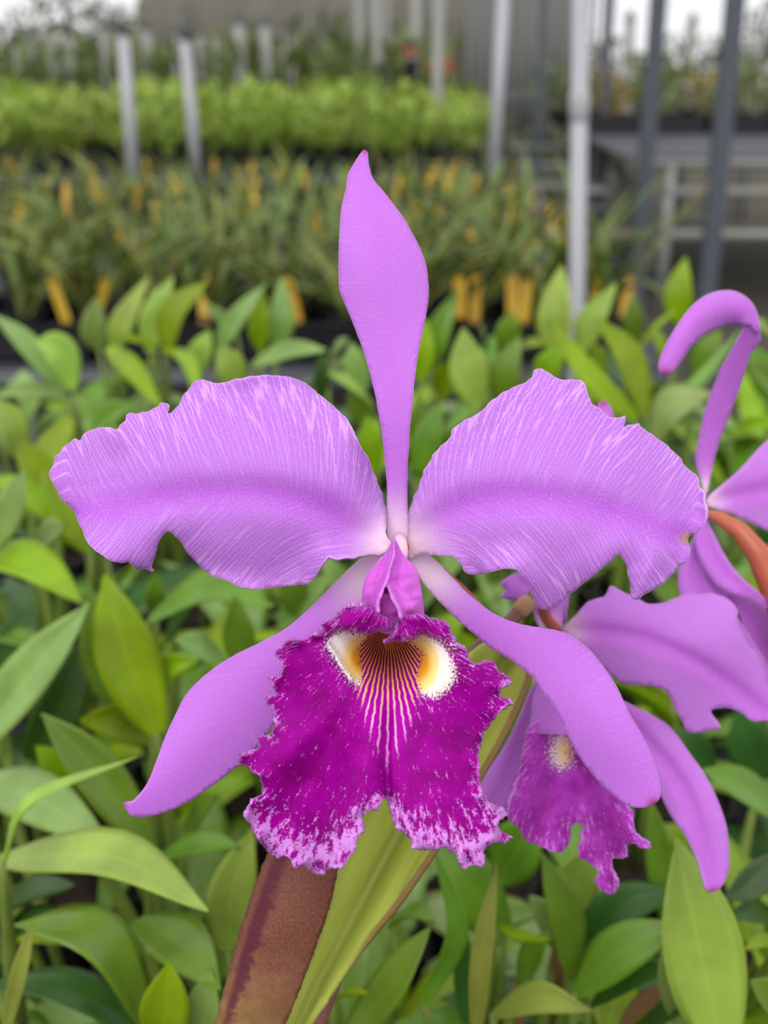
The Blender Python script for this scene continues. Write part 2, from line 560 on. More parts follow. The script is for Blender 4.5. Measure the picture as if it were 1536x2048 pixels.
def bulb(root, a, b, r=0.006, mat=None, name='pseudobulb'):
    """club-shaped stem from soil point a to leaf base b (world)"""
    a = np.array(a); b = np.array(b)
    c = (a + b) / 2 + np.array([0, 0, 0.01]); c[:2] = a[:2] * 0.35 + b[:2] * 0.65
    pts = bez([a, c, b], 8)
    rr = [r * k for k in (0.55, 0.75, 1.0, 1.15, 1.15, 0.95, 0.65, 0.4)]
    return MB().tube(pts, rr, 8).build(name, mat or M['bulb'], root, True)


def depth_of(y):
    """how far the canopy of the front bench is at picture row y"""
    return float(np.interp(y, [560, 700, 850, 1100, 1400, 1700, 2100], [1.08, 1.0, 0.86, 0.73, 0.62, 0.54, 0.485]))


UP = np.array([0, 0, 1.0])


def traced_leaf(root, base, tip, w, style, ctrl=None, dd=0.0, dt=None, roll=0.0, fold=0.28, twist=0.0, wave=0.0, prof=None):
    """leaf between two picture points; dd moves it nearer/farther, dt = tip depth minus base depth"""
    db = depth_of(base[1]) + dd
    if dt is None:
        dt = -0.07 if tip[1] > base[1] + 20 else (-0.02 if tip[1] < base[1] - 80 else -0.045)
    dtip = db + dt
    if ctrl is None:
        mx, my = (base[0] + tip[0]) / 2, (base[1] + tip[1]) / 2
        L = math.hypot(tip[0] - base[0], tip[1] - base[1])
        hz = abs(tip[0] - base[0]) / (L + 1e-6)
        ctrl = (mx, my - 0.10 * L * hz)
    b3, t3 = P(*base, db), P(*tip, dtip)
    c3 = P(*ctrl, (db + dtip) / 2 - 0.004)
    axis = bez([b3, c3, t3], 13)
    dm = (db + dtip) / 2
    wm = w * dm / F * 1.04
    view = CAM - c3; view /= np.linalg.norm(view)
    d = (t3 - b3) / np.linalg.norm(t3 - b3)
    nrm = view * 0.75 + UP * 0.45
    nrm = nrm - d * nrm.dot(d); nrm /= np.linalg.norm(nrm)
    side = np.cross(d, nrm)
    if roll:
        side = side * math.cos(roll) + nrm * math.sin(roll)
        nrm = np.cross(side, d)
        if nrm.dot(view) < 0: nrm = -nrm
    return leaf_obj('leaf', axis, wm, side, nrm, M[style], root, fold=fold, twist=twist, wave=wave, prof=prof), b3


# plants of the front bench, traced one by one: label, pot offset, leaves
FRONT = [
 ('orchid with leaves splaying from one node above the left petal tip', [
  ((131, 785), (-14, 628), 44, 'S', None, 0.02), ((146, 778), (70, 684), 66, 'L', (118, 700), 0.0), ((137, 795), (-20, 796), 30, 'S', None, 0.01),
  ((142, 835), (72, 985), 60, 'Y', (100, 905), 0.0), ((180, 868), (264, 808), 52, 'M', None, 0.0), ((150, 790), (250, 880), 44, 'M', (200, 850), 0.02)]),
 ('leafy young orchid with bright upright leaves behind the left petal, tallest at its left', [
  ((215, 695), (325, 818), 44, 'Y', (262, 735), -0.03), ((197, 700), (192, 596), 56, 'S', (188, 655), 0.02), ((226, 700), (298, 552), 50, 'L', (250, 640), 0.0),
  ((300, 705), (346, 553), 56, 'L', (312, 630), 0.0), ((335, 700), (414, 565), 62, 'Y', (348, 625), -0.02), ((325, 695), (398, 795), 44, 'Y', (372, 720), -0.03), ((310, 690), (222, 668), 26, 'Y', (262, 678), -0.04),
  ((382, 760), (420, 660), 50, 'L', None, 0.05)]),
 ('orchid with grey green and lime leaves against the left edge beside the petal tip', [
  ((44, 925), (-18, 795), 62, 'L', (22, 850), 0.0), ((-36, 1110), (48, 940), 66, 'S', (18, 1020), -0.05), ((120, 1045), (-30, 955), 54, 'Y', (48, 985), -0.02), ((105, 1010), (40, 880), 70, 'Y', None, 0.03)]),
 ('orchid with a wide lime leaf half hidden behind the left petal tail', [
  ((62, 1125), (130, 1050), 76, 'S', None, -0.03), ((182, 1100), (92, 915), 110, 'Y', (130, 1000), 0.03), ((-40, 1108), (163, 1206), 92, 'Y', (60, 1130), -0.04), ((238, 1160), (288, 1118), 54, 'Y', None, 0.03), ((215, 1110), (150, 960), 60, 'M', None, 0.05)]),
 ('orchid with a long grey green leaf slanting up from the left edge', [
  ((-70, 1520), (178, 1208), 98, 'S', (62, 1350), -0.02), ((60, 1520), (172, 1270), 96, 'D', (130, 1400), 0.03), ((-30, 1270), (110, 1310), 50, 'M', None, 0.06), ((-20, 1350), (60, 1220), 60, 'D', None, 0.08)]),
 ('orchid with two big lime leaves standing left of the lower left sepal', [
  ((314, 1466), (212, 1150), 118, 'Y', (250, 1300), -0.02), ((305, 1470), (176, 1162), 74, 'M', (205, 1330), 0.0), ((322, 1410), (396, 1322), 52, 'Y', (335, 1335), -0.02), ((310, 1480), (160, 1440), 80, 'Y', None, 0.02), ((200, 1500), (300, 1330), 70, 'M', None, 0.05)]),
 ('orchid with an arching mid green leaf under the left petal', [
  ((298, 1240), (546, 1214), 62, 'M', (420, 1178), -0.03), ((312, 1230), (310, 1146), 42, 'M', None, 0.0), ((345, 1180), (445, 1168), 50, 'Y', None, 0.0), ((325, 1290), (385, 1210), 60, 'D', None, 0.03)]),
 ('orchid with grey green leaves between the left petal and the lower left sepal', [
  ((495, 1330), (470, 1192), 66, 'M', (470, 1260), -0.02), ((470, 1340), (350, 1280), 72, 'S', (410, 1300), 0.0), ((600, 1230), (560, 1130), 60, 'M', None, 0.03), ((560, 1260), (660, 1150), 60, 'S', None, 0.05), ((690, 1200), (640, 1110), 50, 'S', None, 0.06)]),
 ('orchid with a long leaf crossed by a thin one, beside the lower left sepal tip', [
  ((300, 1700), (84, 1426), 92, 'M', (190, 1540), -0.03), ((140, 1575), (72, 1492), 52, 'Y', None, 0.02), ((305, 1725), (475, 1692), 70, 'M', (390, 1690), 0.0), ((370, 1670), (430, 1592), 66, 'M', None, 0.03), ((330, 1540), (260, 1440), 60, 'D', None, 0.06)]),
 ('orchid with a glossy wet leaf reaching right and a thin curled leaf above it', [
  ((5, 1720), (276, 1513), 24, 'L', (60, 1600), -0.07), ((-5, 1722), (416, 1822), 108, 'L', (220, 1712), -0.05), ((-60, 1560), (225, 1700), 104, 'S', (80, 1600), 0.0), ((-30, 1840), (150, 1770), 70, 'D', None, 0.02), ((10, 1560), (-30, 1490), 60, 'Y', None, 0.05)]),
 ('orchid with folded leaves in the bottom left corner, one thin leaf upright', [
  ((296, 2050), (30, 1848), 110, 'M', (200, 1880), -0.03), ((310, 2075), (-20, 1965), 84, 'D', (150, 1985), -0.02), ((8, 2080), (68, 1836), 34, 'O', None, -0.05), ((-30, 1900), (140, 1830), 70, 'D', None, 0.02), ((120, 2090), (60, 2020), 50, 'M', None, 0.02), ((170, 2080), (280, 2040), 40, 'D', None, 0.02)]),
 ('orchid with broad light leaves touching the brown sheath from the left', [
  ((276, 1840), (440, 1978), 112, 'M', (360, 1890), -0.02), ((325, 2100), (338, 1925), 96, 'Y', None, -0.04), ((400, 2110), (420, 1940), 80, 'S', None, -0.03), ((455, 1900), (505, 1660), 92, 'L', (465, 1780), 0.0), ((430, 1850), (447, 1745), 50, 'Y', None, 0.0)]),
 ('orchid with a notched light leaf right of the yellow green leaf at the bottom', [
  ((686, 2090), (858, 1856), 88, 'M', (790, 1960), -0.02), ((665, 1992), (736, 1984), 24, 'Y', None, -0.02), ((776, 1850), (868, 1842), 44, 'M', (825, 1822), 0.0), ((740, 2060), (745, 1890), 50, 'S', None, 0.02)]),
 ('orchid with long curved leaves under the right half of the purple lip', [
  ((845, 2010), (868, 1700), 44, 'M', (915, 1860), -0.03), ((1010, 1880), (868, 1690), 120, 'M', (930, 1760), 0.0), ((930, 2050), (925, 1820), 40, 'D', None, 0.0), ((1000, 1760), (1080, 1640), 110, 'M', None, 0.02)]),
 ('orchid with a slim olive upright leaf and a yellowish leaf lying at the bottom edge', [
  ((950, 2090), (994, 1732), 42, 'O', (965, 1900), -0.05), ((995, 1848), (1098, 1876), 34, 'Y', (1050, 1880), -0.01), ((1036, 1970), (1098, 1862), 54, 'M', None, -0.01), ((985, 2030), (1180, 2022), 62, 'O', (1080, 1995), -0.03), ((1040, 2060), (1030, 1960), 30, 'B', None, 0.02)]),
 ('orchid with dark and bright blades fanning right, below the far purple lip', [
  ((1146, 1960), (1084, 1706), 74, 'M', (1130, 1830), -0.01), ((1110, 1890), (1060, 1790), 56, 'S', None, 0.0), ((1130, 1850), (1178, 1690), 92, 'L', None, 0.02), ((1142, 1935), (1352, 1782), 88, 'D', (1240, 1820), 0.0), ((1150, 1985), (1372, 1850), 92, 'M', (1250, 1895), -0.02), ((1180, 2010), (1350, 1930), 50, 'D', None, 0.0), ((1115, 1990), (1112, 1880), 28, 'B', None, 0.03)]),
 ('orchid with a large pale upright leaf below the far sepal tip at lower right', [
  ((1446, 2100), (1352, 1676), 158, 'L', (1395, 1880), -0.05), ((1400, 2100), (1348, 1850), 92, 'S', (1365, 1960), -0.03), ((1345, 1880), (1302, 1600), 58, 'M', (1320, 1720), -0.01), ((1236, 2060), (1352, 1966), 40, 'B', None, 0.0), ((1270, 2080), (1400, 2000), 60, 'D', None, -0.01)]),
 ('orchid with leaves pushing in from the right edge beside the far sepal', [
  ((1570, 1708), (1448, 1800), 62, 'D', (1500, 1770), 0.0), ((1560, 1880), (1490, 1898), 30, 'Y', None, -0.01), ((1590, 1655), (1404, 1538), 80, 'M', (1490, 1580), -0.02), ((1580, 2060), (1500, 1960), 80, 'M', None, 0.0), ((1560, 1840), (1460, 1830), 60, 'D', None, 0.04), ((1420, 1560), (1340, 1460), 90, 'D', None, 0.06), ((1520, 1560), (1470, 1420), 90, 'D', None, 0.06)]),
 ('orchid with two tall pale leaves in front of the thick white pipe', [
  ((1112, 712), (1124, 530), 70, 'L', (1112, 630), 0.0), ((1160, 702), (1232, 568), 64, 'L', (1185, 640), 0.02), ((1262, 700), (1268, 586), 42, 'M', None, 0.05), ((1036, 696), (1094, 688), 24, 'Y', None, 0.02), ((1080, 780), (1125, 690), 60, 'Y', None, -0.03)]),
 ('orchid with dark lime leaves crossing behind the right petal', [
  ((1272, 840), (1098, 638), 50, 'Y', (1180, 755), -0.04), ((1292, 835), (1192, 636), 66, 'Y', (1260, 720), -0.02), ((1292, 855), (1486, 655), 28, 'M', (1390, 770), -0.03), ((1300, 890), (1424, 786), 84, 'S', (1345, 810), -0.03), ((1210, 760), (1180, 690), 50, 'Y', None, 0.02)]),
 ('orchid with one upright lime leaf left of the curled lilac sepal', [
  ((1364, 655), (1372, 514), 56, 'Y', (1356, 590), 0.03), ((1275, 700), (1354, 618), 14, 'Y', None, 0.0), ((1390, 760), (1440, 660), 60, 'M', None, 0.04), ((1345, 740), (1300, 660), 50, 'Y', None, 0.06)]),
 ('orchid with wide pale leaves right of the top sepal', [
  ((956, 815), (926, 655), 76, 'L', (936, 740), -0.02), ((1002, 805), (1040, 672), 62, 'M', (1010, 745), -0.03), ((1014, 705), (1022, 622), 52, 'M', None, 0.02), ((975, 700), (960, 650), 36, 'S', None, 0.03), ((1050, 830), (1090, 740), 50, 'M', None, -0.01)]),
 ('orchid with a narrow upright leaf close to the right side of the top sepal', [
  ((862, 738), (916, 580), 50, 'M', (876, 665), 0.0), ((840, 765), (850, 636), 52, 'Y', None, 0.02), ((835, 960), (882, 800), 60, 'M', None, -0.05), ((838, 945), (820, 935), 30, 'Y', None, -0.04), ((880, 800), (900, 720), 50, 'Y', None, 0.0), ((830, 900), (840, 790), 40, 'M', None, 0.0)]),
 ('orchid with a star of grey green leaves left of the top sepal', [
  ((432, 708), (532, 568), 40, 'S', (470, 640), 0.0), ((520, 700), (530, 588), 44, 'Y', (518, 645), -0.01), ((552, 702), (563, 556), 52, 'S', (562, 640), 0.01), ((475, 672), (408, 612), 32, 'S', None, 0.02), ((505, 730), (655, 700), 38, 'S', (580, 700), -0.04), ((480, 780), (440, 690), 60, 'L', None, 0.0)]),
 ('orchid with short leaves showing between the left petal and the top sepal', [
  ((642, 800), (646, 700), 32, 'D', None, 0.0), ((655, 725), (696, 676), 36, 'S', None, 0.02), ((745, 810), (655, 745), 34, 'L', None, -0.03), ((722, 790), (702, 684), 52, 'S', None, 0.0), ((735, 860), (700, 770), 46, 'M', None, 0.02), ((745, 950), (735, 830), 46, 'Y', None, -0.03)]),
 ('orchid with thin leaves at the right edge above the far right petal', [
  ((1460, 868), (1560, 846), 30, 'Y', None, -0.02), ((1580, 810), (1494, 725), 50, 'M', None, 0.0), ((1545, 800), (1500, 690), 60, 'M', None, 0.04), ((1560, 690), (1510, 640), 40, 'Y', None, 0.05)]),
]


def root_spot(bases):
    b = np.mean(bases, 0)
    return np.array([b[0], max(0.12, b[1] + 0.03), BZ + 0.004])


for i, (label, leaves) in enumerate(FRONT):
    bs = [P(*lf[0], depth_of(lf[0][1]) + lf[5]) for lf in leaves]
    rt = root_spot(bs)
    root = empty('orchid_seedling', rt)
    tag(root, label, 'orchid', 'young orchids on the front bench')
    pot = add_pot(root, 1.15)
    for j, lf in enumerate(leaves):
        rr = random.Random(i * 31 + j)
        o, b3 = traced_leaf(root, lf[0], lf[1], lf[2], lf[3], lf[4], lf[5], fold=rr.uniform(0.15, 0.4), roll=rr.uniform(-0.35, 0.35), twist=rr.uniform(-0.5, 0.5), wave=rr.uniform(0, 0.03))
        a = rt + np.array([rr.uniform(-0.02, 0.02), rr.uniform(-0.02, 0.02), POT_H])
        bulb(root, a, b3, 0.0032)

# lower plants filling the front bench: shared leaf meshes
PROTO = []
for k in range(8):
    rr = random.Random(100 + k)
    L = rr.uniform(0.085, 0.13); w = rr.uniform(0.026, 0.04)
    bend = rr.uniform(0.02, 0.05)
    axis = np.array([[0, L * 0.95 * t, L * 0.25 * t - bend * t * t] for t in np.linspace(0, 1, 10)])
    V, Fc, A = leaf_geo(axis, w, np.array([1.0, 0, 0]), np.array([0, 0, 1.0]), fold=rr.uniform(0.15, 0.4), cols=5, twist=rr.uniform(-0.4, 0.4))
    row = []
    for st in ('S', 'Y', 'M', 'D', 'L'):
        me = bpy.data.meshes.new('leaf'); me.from_pydata(V.tolist(), [], Fc); set_vec_attr(me, 'lf', A)
        me.materials.append(M[st]); me.polygons.foreach_set('use_smooth', [True] * len(me.polygons))
        row.append(me)
    PROTO.append(row)

rr = random.Random(5)
spots = []
for yy in np.arange(0.33, 1.36, 0.1):
    half = 0.36 * yy + 0.06
    n = int(2 * half / 0.105)
    for k in range(n + 1):
        spots.append((-half + 2 * half * k / max(1, n) + rr.uniform(-0.02, 0.02), yy + rr.uniform(-0.02, 0.02)))
for (x, y) in spots:
    root = empty('low_seedling', (x, y, BZ + 0.004))
    near = y < 0.62
    tag(root, 'low green orchid seedling mostly hidden under the taller leaves around it', 'orchid', 'low seedlings filling the front bench')
    add_pot(root)
    n = rr.randint(4, 6)
    a0 = rr.uniform(0, 6.28)
    stem = MB()
    for k in range(n):
        h = rr.uniform(0.08, 0.135) + (0.035 * min(1, max(0, (y - 0.55) / 0.5)))
        az = a0 + k * 2.4 + rr.uniform(-0.4, 0.4)
        o = bpy.data.objects.new('leaf', PROTO[rr.randrange(8)][rr.choice((0, 1, 1, 2, 2, 2, 3, 3))])
        COL.objects.link(o); o.parent = root
        bx, by = 0.012 * math.sin(-az) , 0.012 * math.cos(az)
        o.location = (bx, by, h)
        o.rotation_euler = (rr.uniform(0.0, 0.95), rr.uniform(-0.3, 0.3), az)
        s = rr.uniform(0.8, 1.1); o.scale = (s, s, s)
        stem.tube([(x + bx * 0.5, y + by * 0.5, BZ + POT_H * 0.85), (x + bx, y + by, BZ + h + 0.006)], [0.004, 0.0025], 6)
    stem.build('stem', M['bulb'], root, True)


# ------------------------------------------------------------------ benches
def bench(xa, xb, ya, yb, z, label, front=True):
    root = empty('bench', ((xa + xb) / 2, (ya + yb) / 2, 0))
    tag(root, label, 'bench')
    m = MB()
    n = 14
    m.box(((xa + xb) / 2, (ya + yb) / 2, z - 0.006), (xb - xa, yb - ya, 0.012))
    m.build('bench_top', M['wire'], root)
    for yy in (ya, yb):
        MB().tube([(xa, yy, z - 0.028), (xb, yy, z - 0.028)], 0.02, 10).build('rail', M['rail'], root, True)
    for xx in (xa, xb):
        MB().tube([(xx, ya, z - 0.03), (xx, yb, z - 0.03)], 0.018, 10).build('end_rail', M['rail'], root, True)
    for xx in np.linspace(xa + 0.05, xb - 0.05, 3):
        for yy in (ya + 0.05, yb - 0.05):
            MB().tube([(xx, yy, 0), (xx, yy, z - 0.02)], 0.02, 8).build('leg', M['rail'], root, True)
    return root


bench(-0.85, 0.95, 0.05, 1.62, BZ, 'front bench under the young orchids and their black pots')
bench(-1.9, 0.52, 2.2, 4.75, BZ, 'second bench carrying dark strap leaved plants in black trays')
bench(-3.1, 0.5, 5.55, 8.3, BZ, 'third bench crowded with bright green plants')
bench(-5.2, 0.45, 8.9, 12.2, BZ, 'farthest bench of dull green plants before the grey cloth')


def tray(x, y, z, sx, sy, h, label, group):
    m = MB()
    t = 0.006
    m.box((x, y, z + t / 2), (sx, sy, t))
    for s in (-1, 1):
        m.box((x + s * (sx / 2 - t / 2), y, z + h / 2), (t, sy, h)); m.box((x, y + s * (sy / 2 - t / 2), z + h / 2), (sx, t, h))
        m.box((x + s * (sx / 2 + 0.004), y, z + h - 0.004), (0.014, sy + 0.02, 0.008)); m.box((x, y + s * (sy / 2 + 0.004), z + h - 0.004), (sx, 0.014, 0.008))
    off = empty('seed_tray', (x, y, z))
    tag(off, label, 'tray', group)
    m.build('tray_body', M['tray'], off)
    r = MB()
    for k in range(1, 5):
        r.box((x - sx / 2 + sx * k / 5, y - sy / 2 - 0.003, z + h / 2), (0.006, 0.006, h - 0.014))
    r.build('rib', M['tray'], off)
    return off


TX = [-1.55 + 0.345 * k for k in range(6)]
for k, x in enumerate(TX):
    tray(x + 0.14, 2.36, BZ, 0.335, 0.28, 0.075, 'black plastic tray of strap leaved plants on the front edge of the second bench', 'black trays on the second bench')


# strap-leaved plants: prototypes with each leaf its own object
STRAP = []
for k in range(10):
    r2 = random.Random(300 + k)
    L = r2.uniform(0.22, 0.4); w = r2.uniform(0.014, 0.024); droop = r2.uniform(0.05, 0.28)
    axis = np.array([[0, L * (0.35 * t + 0.35 * droop * 3 * t * t), L * (0.95 * t - droop * 2.2 * t ** 2.6)] for t in np.linspace(0, 1, 9)])
    V, Fc, A = leaf_geo(axis, w, np.array([1.0, 0, 0]), np.array([0, -1.0, 0.5]), fold=0.4, cols=5, thick=0.001,
                        prof=lambda t: min(1, 0.45 + 2 * t) * max(0.03, 1 - t ** 3), twist=r2.uniform(-0.8, 0.8))
    row = []
    for st in ('strap', 'strap2'):
        me = bpy.data.meshes.new('leaf'); me.from_pydata(V.tolist(), [], Fc); set_vec_attr(me, 'lf', A)
        me.materials.append(M[st]); me.polygons.foreach_set('use_smooth', [True] * len(me.polygons))
        row.append(me)
    STRAP.append(row)


def strap_plant(x, y, z, n, sc, label, group, r2):
    root = empty('strap_leaved_plant', (x, y, z))
    tag(root, label, 'potted plant', group)
    add_pot(root)
    for k in range(n):
        o = bpy.data.objects.new('leaf', STRAP[r2.randrange(10)][1 if r2.random() < 0.3 else 0])
        COL.objects.link(o); o.parent = root
        o.location = (r2.uniform(-0.012, 0.012), r2.uniform(-0.012, 0.012), POT_H * 0.86)
        o.rotation_euler = (r2.uniform(-0.55, 0.25), r2.uniform(-0.35, 0.35), r2.uniform(0, 6.28))
        s = sc * r2.uniform(0.75, 1.15); o.scale = (s, s, s)
    return root


r2 = random.Random(11)
for row, (yy, sc, n) in enumerate(((2.31, 1.0, 12), (2.43, 1.05, 13), (2.66, 1.05, 12), (2.92, 1.0, 11), (3.2, 0.95, 10))):
    half = 0.335 * yy
    xs = np.arange(max(-1.5, -half - 0.05), min(0.47, half), 0.125 if row < 2 else 0.15)
    for x in xs:
        strap_plant(x + r2.uniform(-0.02, 0.02), yy + r2.uniform(-0.02, 0.02), BZ + (0.008 if row < 2 else 0.002), n, sc,
                    ('dark strap leaved plant in a front tray of the second bench' if row < 2 else 'dark strap leaved plant behind the tray rows on the second bench'),
                    ('strap leaved plants in the front trays' if row < 2 else 'strap leaved plants behind the trays'), r2)
for row, yy in enumerate((3.55, 3.82, 4.08, 4.34, 4.6)):
    half = 0.34 * yy
    for x in np.arange(-half, 0.47, 0.2):
        strap_plant(x + r2.uniform(-0.03, 0.03), yy, BZ + 0.002, 8, 0.62, 'short dull plant in the rows at the back of the second bench', 'short plants at the back of the second bench', r2)


# plant labels
def tag_mesh():
    V, Fc = [], []
    out = [(-0.011, 0.02), (-0.011, 0.088), (-0.007, 0.094), (0.007, 0.094), (0.011, 0.088), (0.011, 0.02), (0.0, -0.1)]
    for y in (-0.0006, 0.0006):
        for a, b in out: V.append((a, y, b))
    n = len(out)
    Fc = [list(range(n)), [n + i for i in range(n)][::-1]] + [[i, n + i, n + (i + 1) % n, (i + 1) % n] for i in range(n)]
    me = bpy.data.meshes.new('plant_label'); me.from_pydata(V, [], Fc); me.materials.append(M['tag'])
    return me


TAG = tag_mesh()


def plant_tag(p, lean, label, group, s=1.0):
    o = bpy.data.objects.new('plant_label', TAG); COL.objects.link(o)
    o.location = p; o.rotation_euler = (r2.uniform(-0.35, 0.1), lean, r2.uniform(-0.5, 0.5)); o.scale = (s, s, s)
    tag(o, label, 'label', group)


for px, py, lean, lb in ((136, 650, -0.28, 'yellow plant label leaning left in the tray at far left'), (178, 622, 0.4, 'orange yellow plant label tilted beside the far left one'),
                         (596, 640, -0.2, 'yellow plant label standing in the tray left of the top sepal'), (410, 640, 0.05, 'orange yellow plant label behind the star of leaves'),
                         (950, 640, 0.03, 'yellow plant label standing right of the top sepal, the wider of two'), (922, 612, -0.04, 'taller yellow plant label just right of the top sepal'),
                         (1048, 632, 0.04, 'yellow plant label standing midway between top sepal and thick pipe'), (1028, 600, -0.05, 'thin yellow plant label behind the midway label'),
                         (1250, 622, 0.1, 'orange yellow plant label right of the thick white pipe'), (1205, 590, -0.2, 'small yellow label close behind the thick white pipe')):
    p = px_at_Y(px, py, 2.27); p[2] = BZ + 0.06
    plant_tag(p, lean, lb, None)
for yy in (3.42, 3.66, 3.9, 4.15, 4.4, 4.64):
    half = 0.335 * yy
    for x in np.arange(-half * 0.98, 0.5, 0.13):
        if r2.random() < (0.35 if x < -0.35 * half else 0.7):
            plant_tag((x + r2.uniform(-0.04, 0.04), yy + r2.uniform(-0.03, 0.03), BZ + 0.065 + r2.uniform(0, 0.02)), r2.uniform(-0.3, 0.3),
                      'yellow plant label sticking up in the rows behind the strap leaved plants', 'yellow plant labels at the back of the second bench', 0.8)
for x, yy in ((0.46, 3.1), (-0.3, 2.75), (-0.62, 2.9), (0.2, 2.8), (0.33, 2.72), (-0.45, 2.62)):
    plant_tag((x, yy, BZ + 0.07), r2.uniform(-0.2, 0.2), 'orange yellow plant label half hidden among the dark strap leaves', 'labels among the strap leaves')


# bushy plants for the far benches
def foliage_mesh(seed, n, h, r, lw, ll, mat):
    q = random.Random(seed)
    V, Fc, A = [], [], []
    for k in range(n):
        a = q.uniform(0, 6.28); rad = r * math.sqrt(q.random()); z = h * q.uniform(0.15, 1.0) * (1 - 0.45 * (rad / r) ** 2)
        b = np.array([rad * math.cos(a), rad * math.sin(a), z])
        d = np.array([math.cos(a) * q.uniform(0.2, 1), math.sin(a) * q.uniform(0.2, 1), q.uniform(0.1, 1.1)]); d /= np.linalg.norm(d)
        l = ll * q.uniform(0.6, 1.2); w = lw * q.uniform(0.7, 1.2)
        s = np.cross(d, UP); s /= np.linalg.norm(s); nn = np.cross(s, d)
        m = b + d * l * 0.5 + nn * l * 0.08; t = b + d * l - UP * l * 0.15
        i = len(V)
        V += [b, m - s * w / 2, m - nn * w * 0.12, m + s * w / 2, t]
        A += [(0, 0, 0), (0.5, -0.8, 0), (0.5, 0.2, 0), (0.5, 0.8, 0), (1, 0, 0)]
        Fc += [[i, i + 2, i + 1], [i, i + 3, i + 2], [i + 1, i + 2, i + 4], [i + 2, i + 3, i + 4]]
    for k in range(6):      # stems down to the base
        a = q.uniform(0, 6.28); i = len(V)
        c, s_ = math.cos(a), math.sin(a)
        V += [np.array([0.01 * c, 0.01 * s_, 0]), np.array([0.01 * c + 0.006, 0.01 * s_, 0]), np.array([r * 0.5 * c, r * 0.5 * s_, h * 0.7]), np.array([0.01 * c, 0.01 * s_ + 0.006, 0])]
        A += [(0, 0.3, 0)] * 4
        Fc += [[i, i + 1, i + 2], [i + 1, i + 3, i + 2], [i + 3, i, i + 2]]
    me = bpy.data.meshes.new('foliage')
    me.from_pydata([tuple(v) for v in V], [], Fc); set_vec_attr(me, 'lf', A); me.materials.append(mat)
    return me


BUSH = [foliage_mesh(500 + k, 46, 0.23, 0.12, 0.042, 0.105, M['far_leaf']) for k in range(6)]
BUSH2 = [foliage_mesh(520 + k, 46, 0.24, 0.15, 0.03, 0.12, M['far_leaf2']) for k in range(6)]
BUSHO = [foliage_mesh(540 + k, 40, 0.2, 0.12, 0.022, 0.12, M['far_orange']) for k in range(4)]
BUSHR = [foliage_mesh(560 + k, 40, 0.2, 0.13, 0.04, 0.12, M['far_red']) for k in range(2)]


def bush(name, x, y, z, meshes, sc, label, group, q, pot=True):
    root = empty(name, (x, y, z))
    tag(root, label, 'potted plant', group)
    if pot: add_pot(root, 1.2)
    f = bpy.data.objects.new('foliage', q.choice(meshes)); COL.objects.link(f); f.parent = root
    f.location = (0, 0, POT_H if pot else 0); f.rotation_euler = (0, 0, q.uniform(0, 6.28)); s = sc * q.uniform(0.85, 1.15); f.scale = (s, s, s)
    f['kind'] = 'stuff'
    return root


q = random.Random(3)
for yy in np.arange(5.68, 7.8, 0.27):
    half = 0.335 * yy
    for x in np.arange(-half - 0.05, 0.44, 0.19):
        bush('bushy_plant', x + q.uniform(-0.04, 0.04), yy + q.uniform(-0.05, 0.05), BZ, BUSH, 1.05, 'bright green bushy plant in a black pot on the third bench', 'bright green plants on the third bench', q)
for yy in np.arange(9.2, 12.0, 0.62):
    half = 0.335 * yy
    for x in np.arange(-half, 0.4, 0.34):
        bush('grassy_plant', x + q.uniform(-0.06, 0.06), yy + q.uniform(-0.1, 0.1), BZ, BUSH2, q.uniform(1.7, 2.4), 'dull green plant among the hazy rows on the farthest bench', 'dull green plants on the farthest bench', q)
for px, py, lb, sc in ((882, 148, 'red leaved plant seen between the pale pipe and the grey bar fence', 0.62), (822, 112, 'small red plant seen faintly among the distant pipes', 0.4)):
    p = px_at_Y(px, py, 8.7); root = empty('red_leaved_plant', (p[0], 8.7, 0))
    tag(root, lb, 'potted plant')
    MB().tube([(p[0], 8.7, 0), (p[0], 8.7, p[2] - 0.04), (p[0], 8.7, p[2] - 0.02)], [0.035, 0.05, 0.055], 12).build('tall_pot', M['pot'], root, True)
    f = bpy.data.objects.new('foliage', BUSHR[0]); COL.objects.link(f); f.parent = root; f.location = (0, 0, p[2] - 0.03); f['kind'] = 'stuff'
    f.scale = (sc, sc, sc)


# right-hand bench with its white pipe frame
XR = px_at_Y(1335, 400, 5.5)[0]
root = empty('pipe_bench', (XR + 0.7, 6.4, 0))
tag(root, 'wire topped bench on a white pipe frame across the aisle at right', 'bench')
MB().box((XR + 0.75, 6.75, 0.71), (1.9, 2.4, 0.014)).build('bench_top', M['wire'], root)
for yy in (5.56, 6.3, 7.1, 7.9):
    MB().tube([(XR - 0.15, yy, 0.685), (XR + 1.7, yy, 0.685)], 0.022, 10).build('top_rail', M['pvc_far'], root, True)
for z in (0.56, 0.37):
    MB().tube([(XR, 5.56, z), (XR + 1.6, 5.56, z)], 0.024, 10).build('cross_rail', M['pvc_far'], root, True)
MB().tube([(XR - 0.28, 6.35, 0.47), (XR + 0.1, 6.35, 0.47)], 0.022, 10).build('cross_rail', M['pvc_far'], root, True)
for xx in (XR + 0.02, XR + 0.8, XR + 1.55):
    for yy in (5.56, 7.8):
        MB().tube([(xx, yy, 0), (xx, yy, 0.7)], 0.022, 10).build('leg', M['pvc_far'], root, True)
for k in range(5):
    x = XR - 0.02 + k * 0.36
    tray(x, 7.1, 0.717, 0.34, 0.3, 0.09, 'black tray of plants on the wire topped bench at right', 'trays on the bench at right')
    for j in range(2):
        bush('bromeliad', x + q.uniform(-0.1, 0.1), 7.05 + j * 0.1, 0.725, BUSHO if q.random() < 0.4 else BUSH2, 0.95, 'dark bushy plant with orange tinged leaves on the bench at right', 'plants on the bench at right', q)
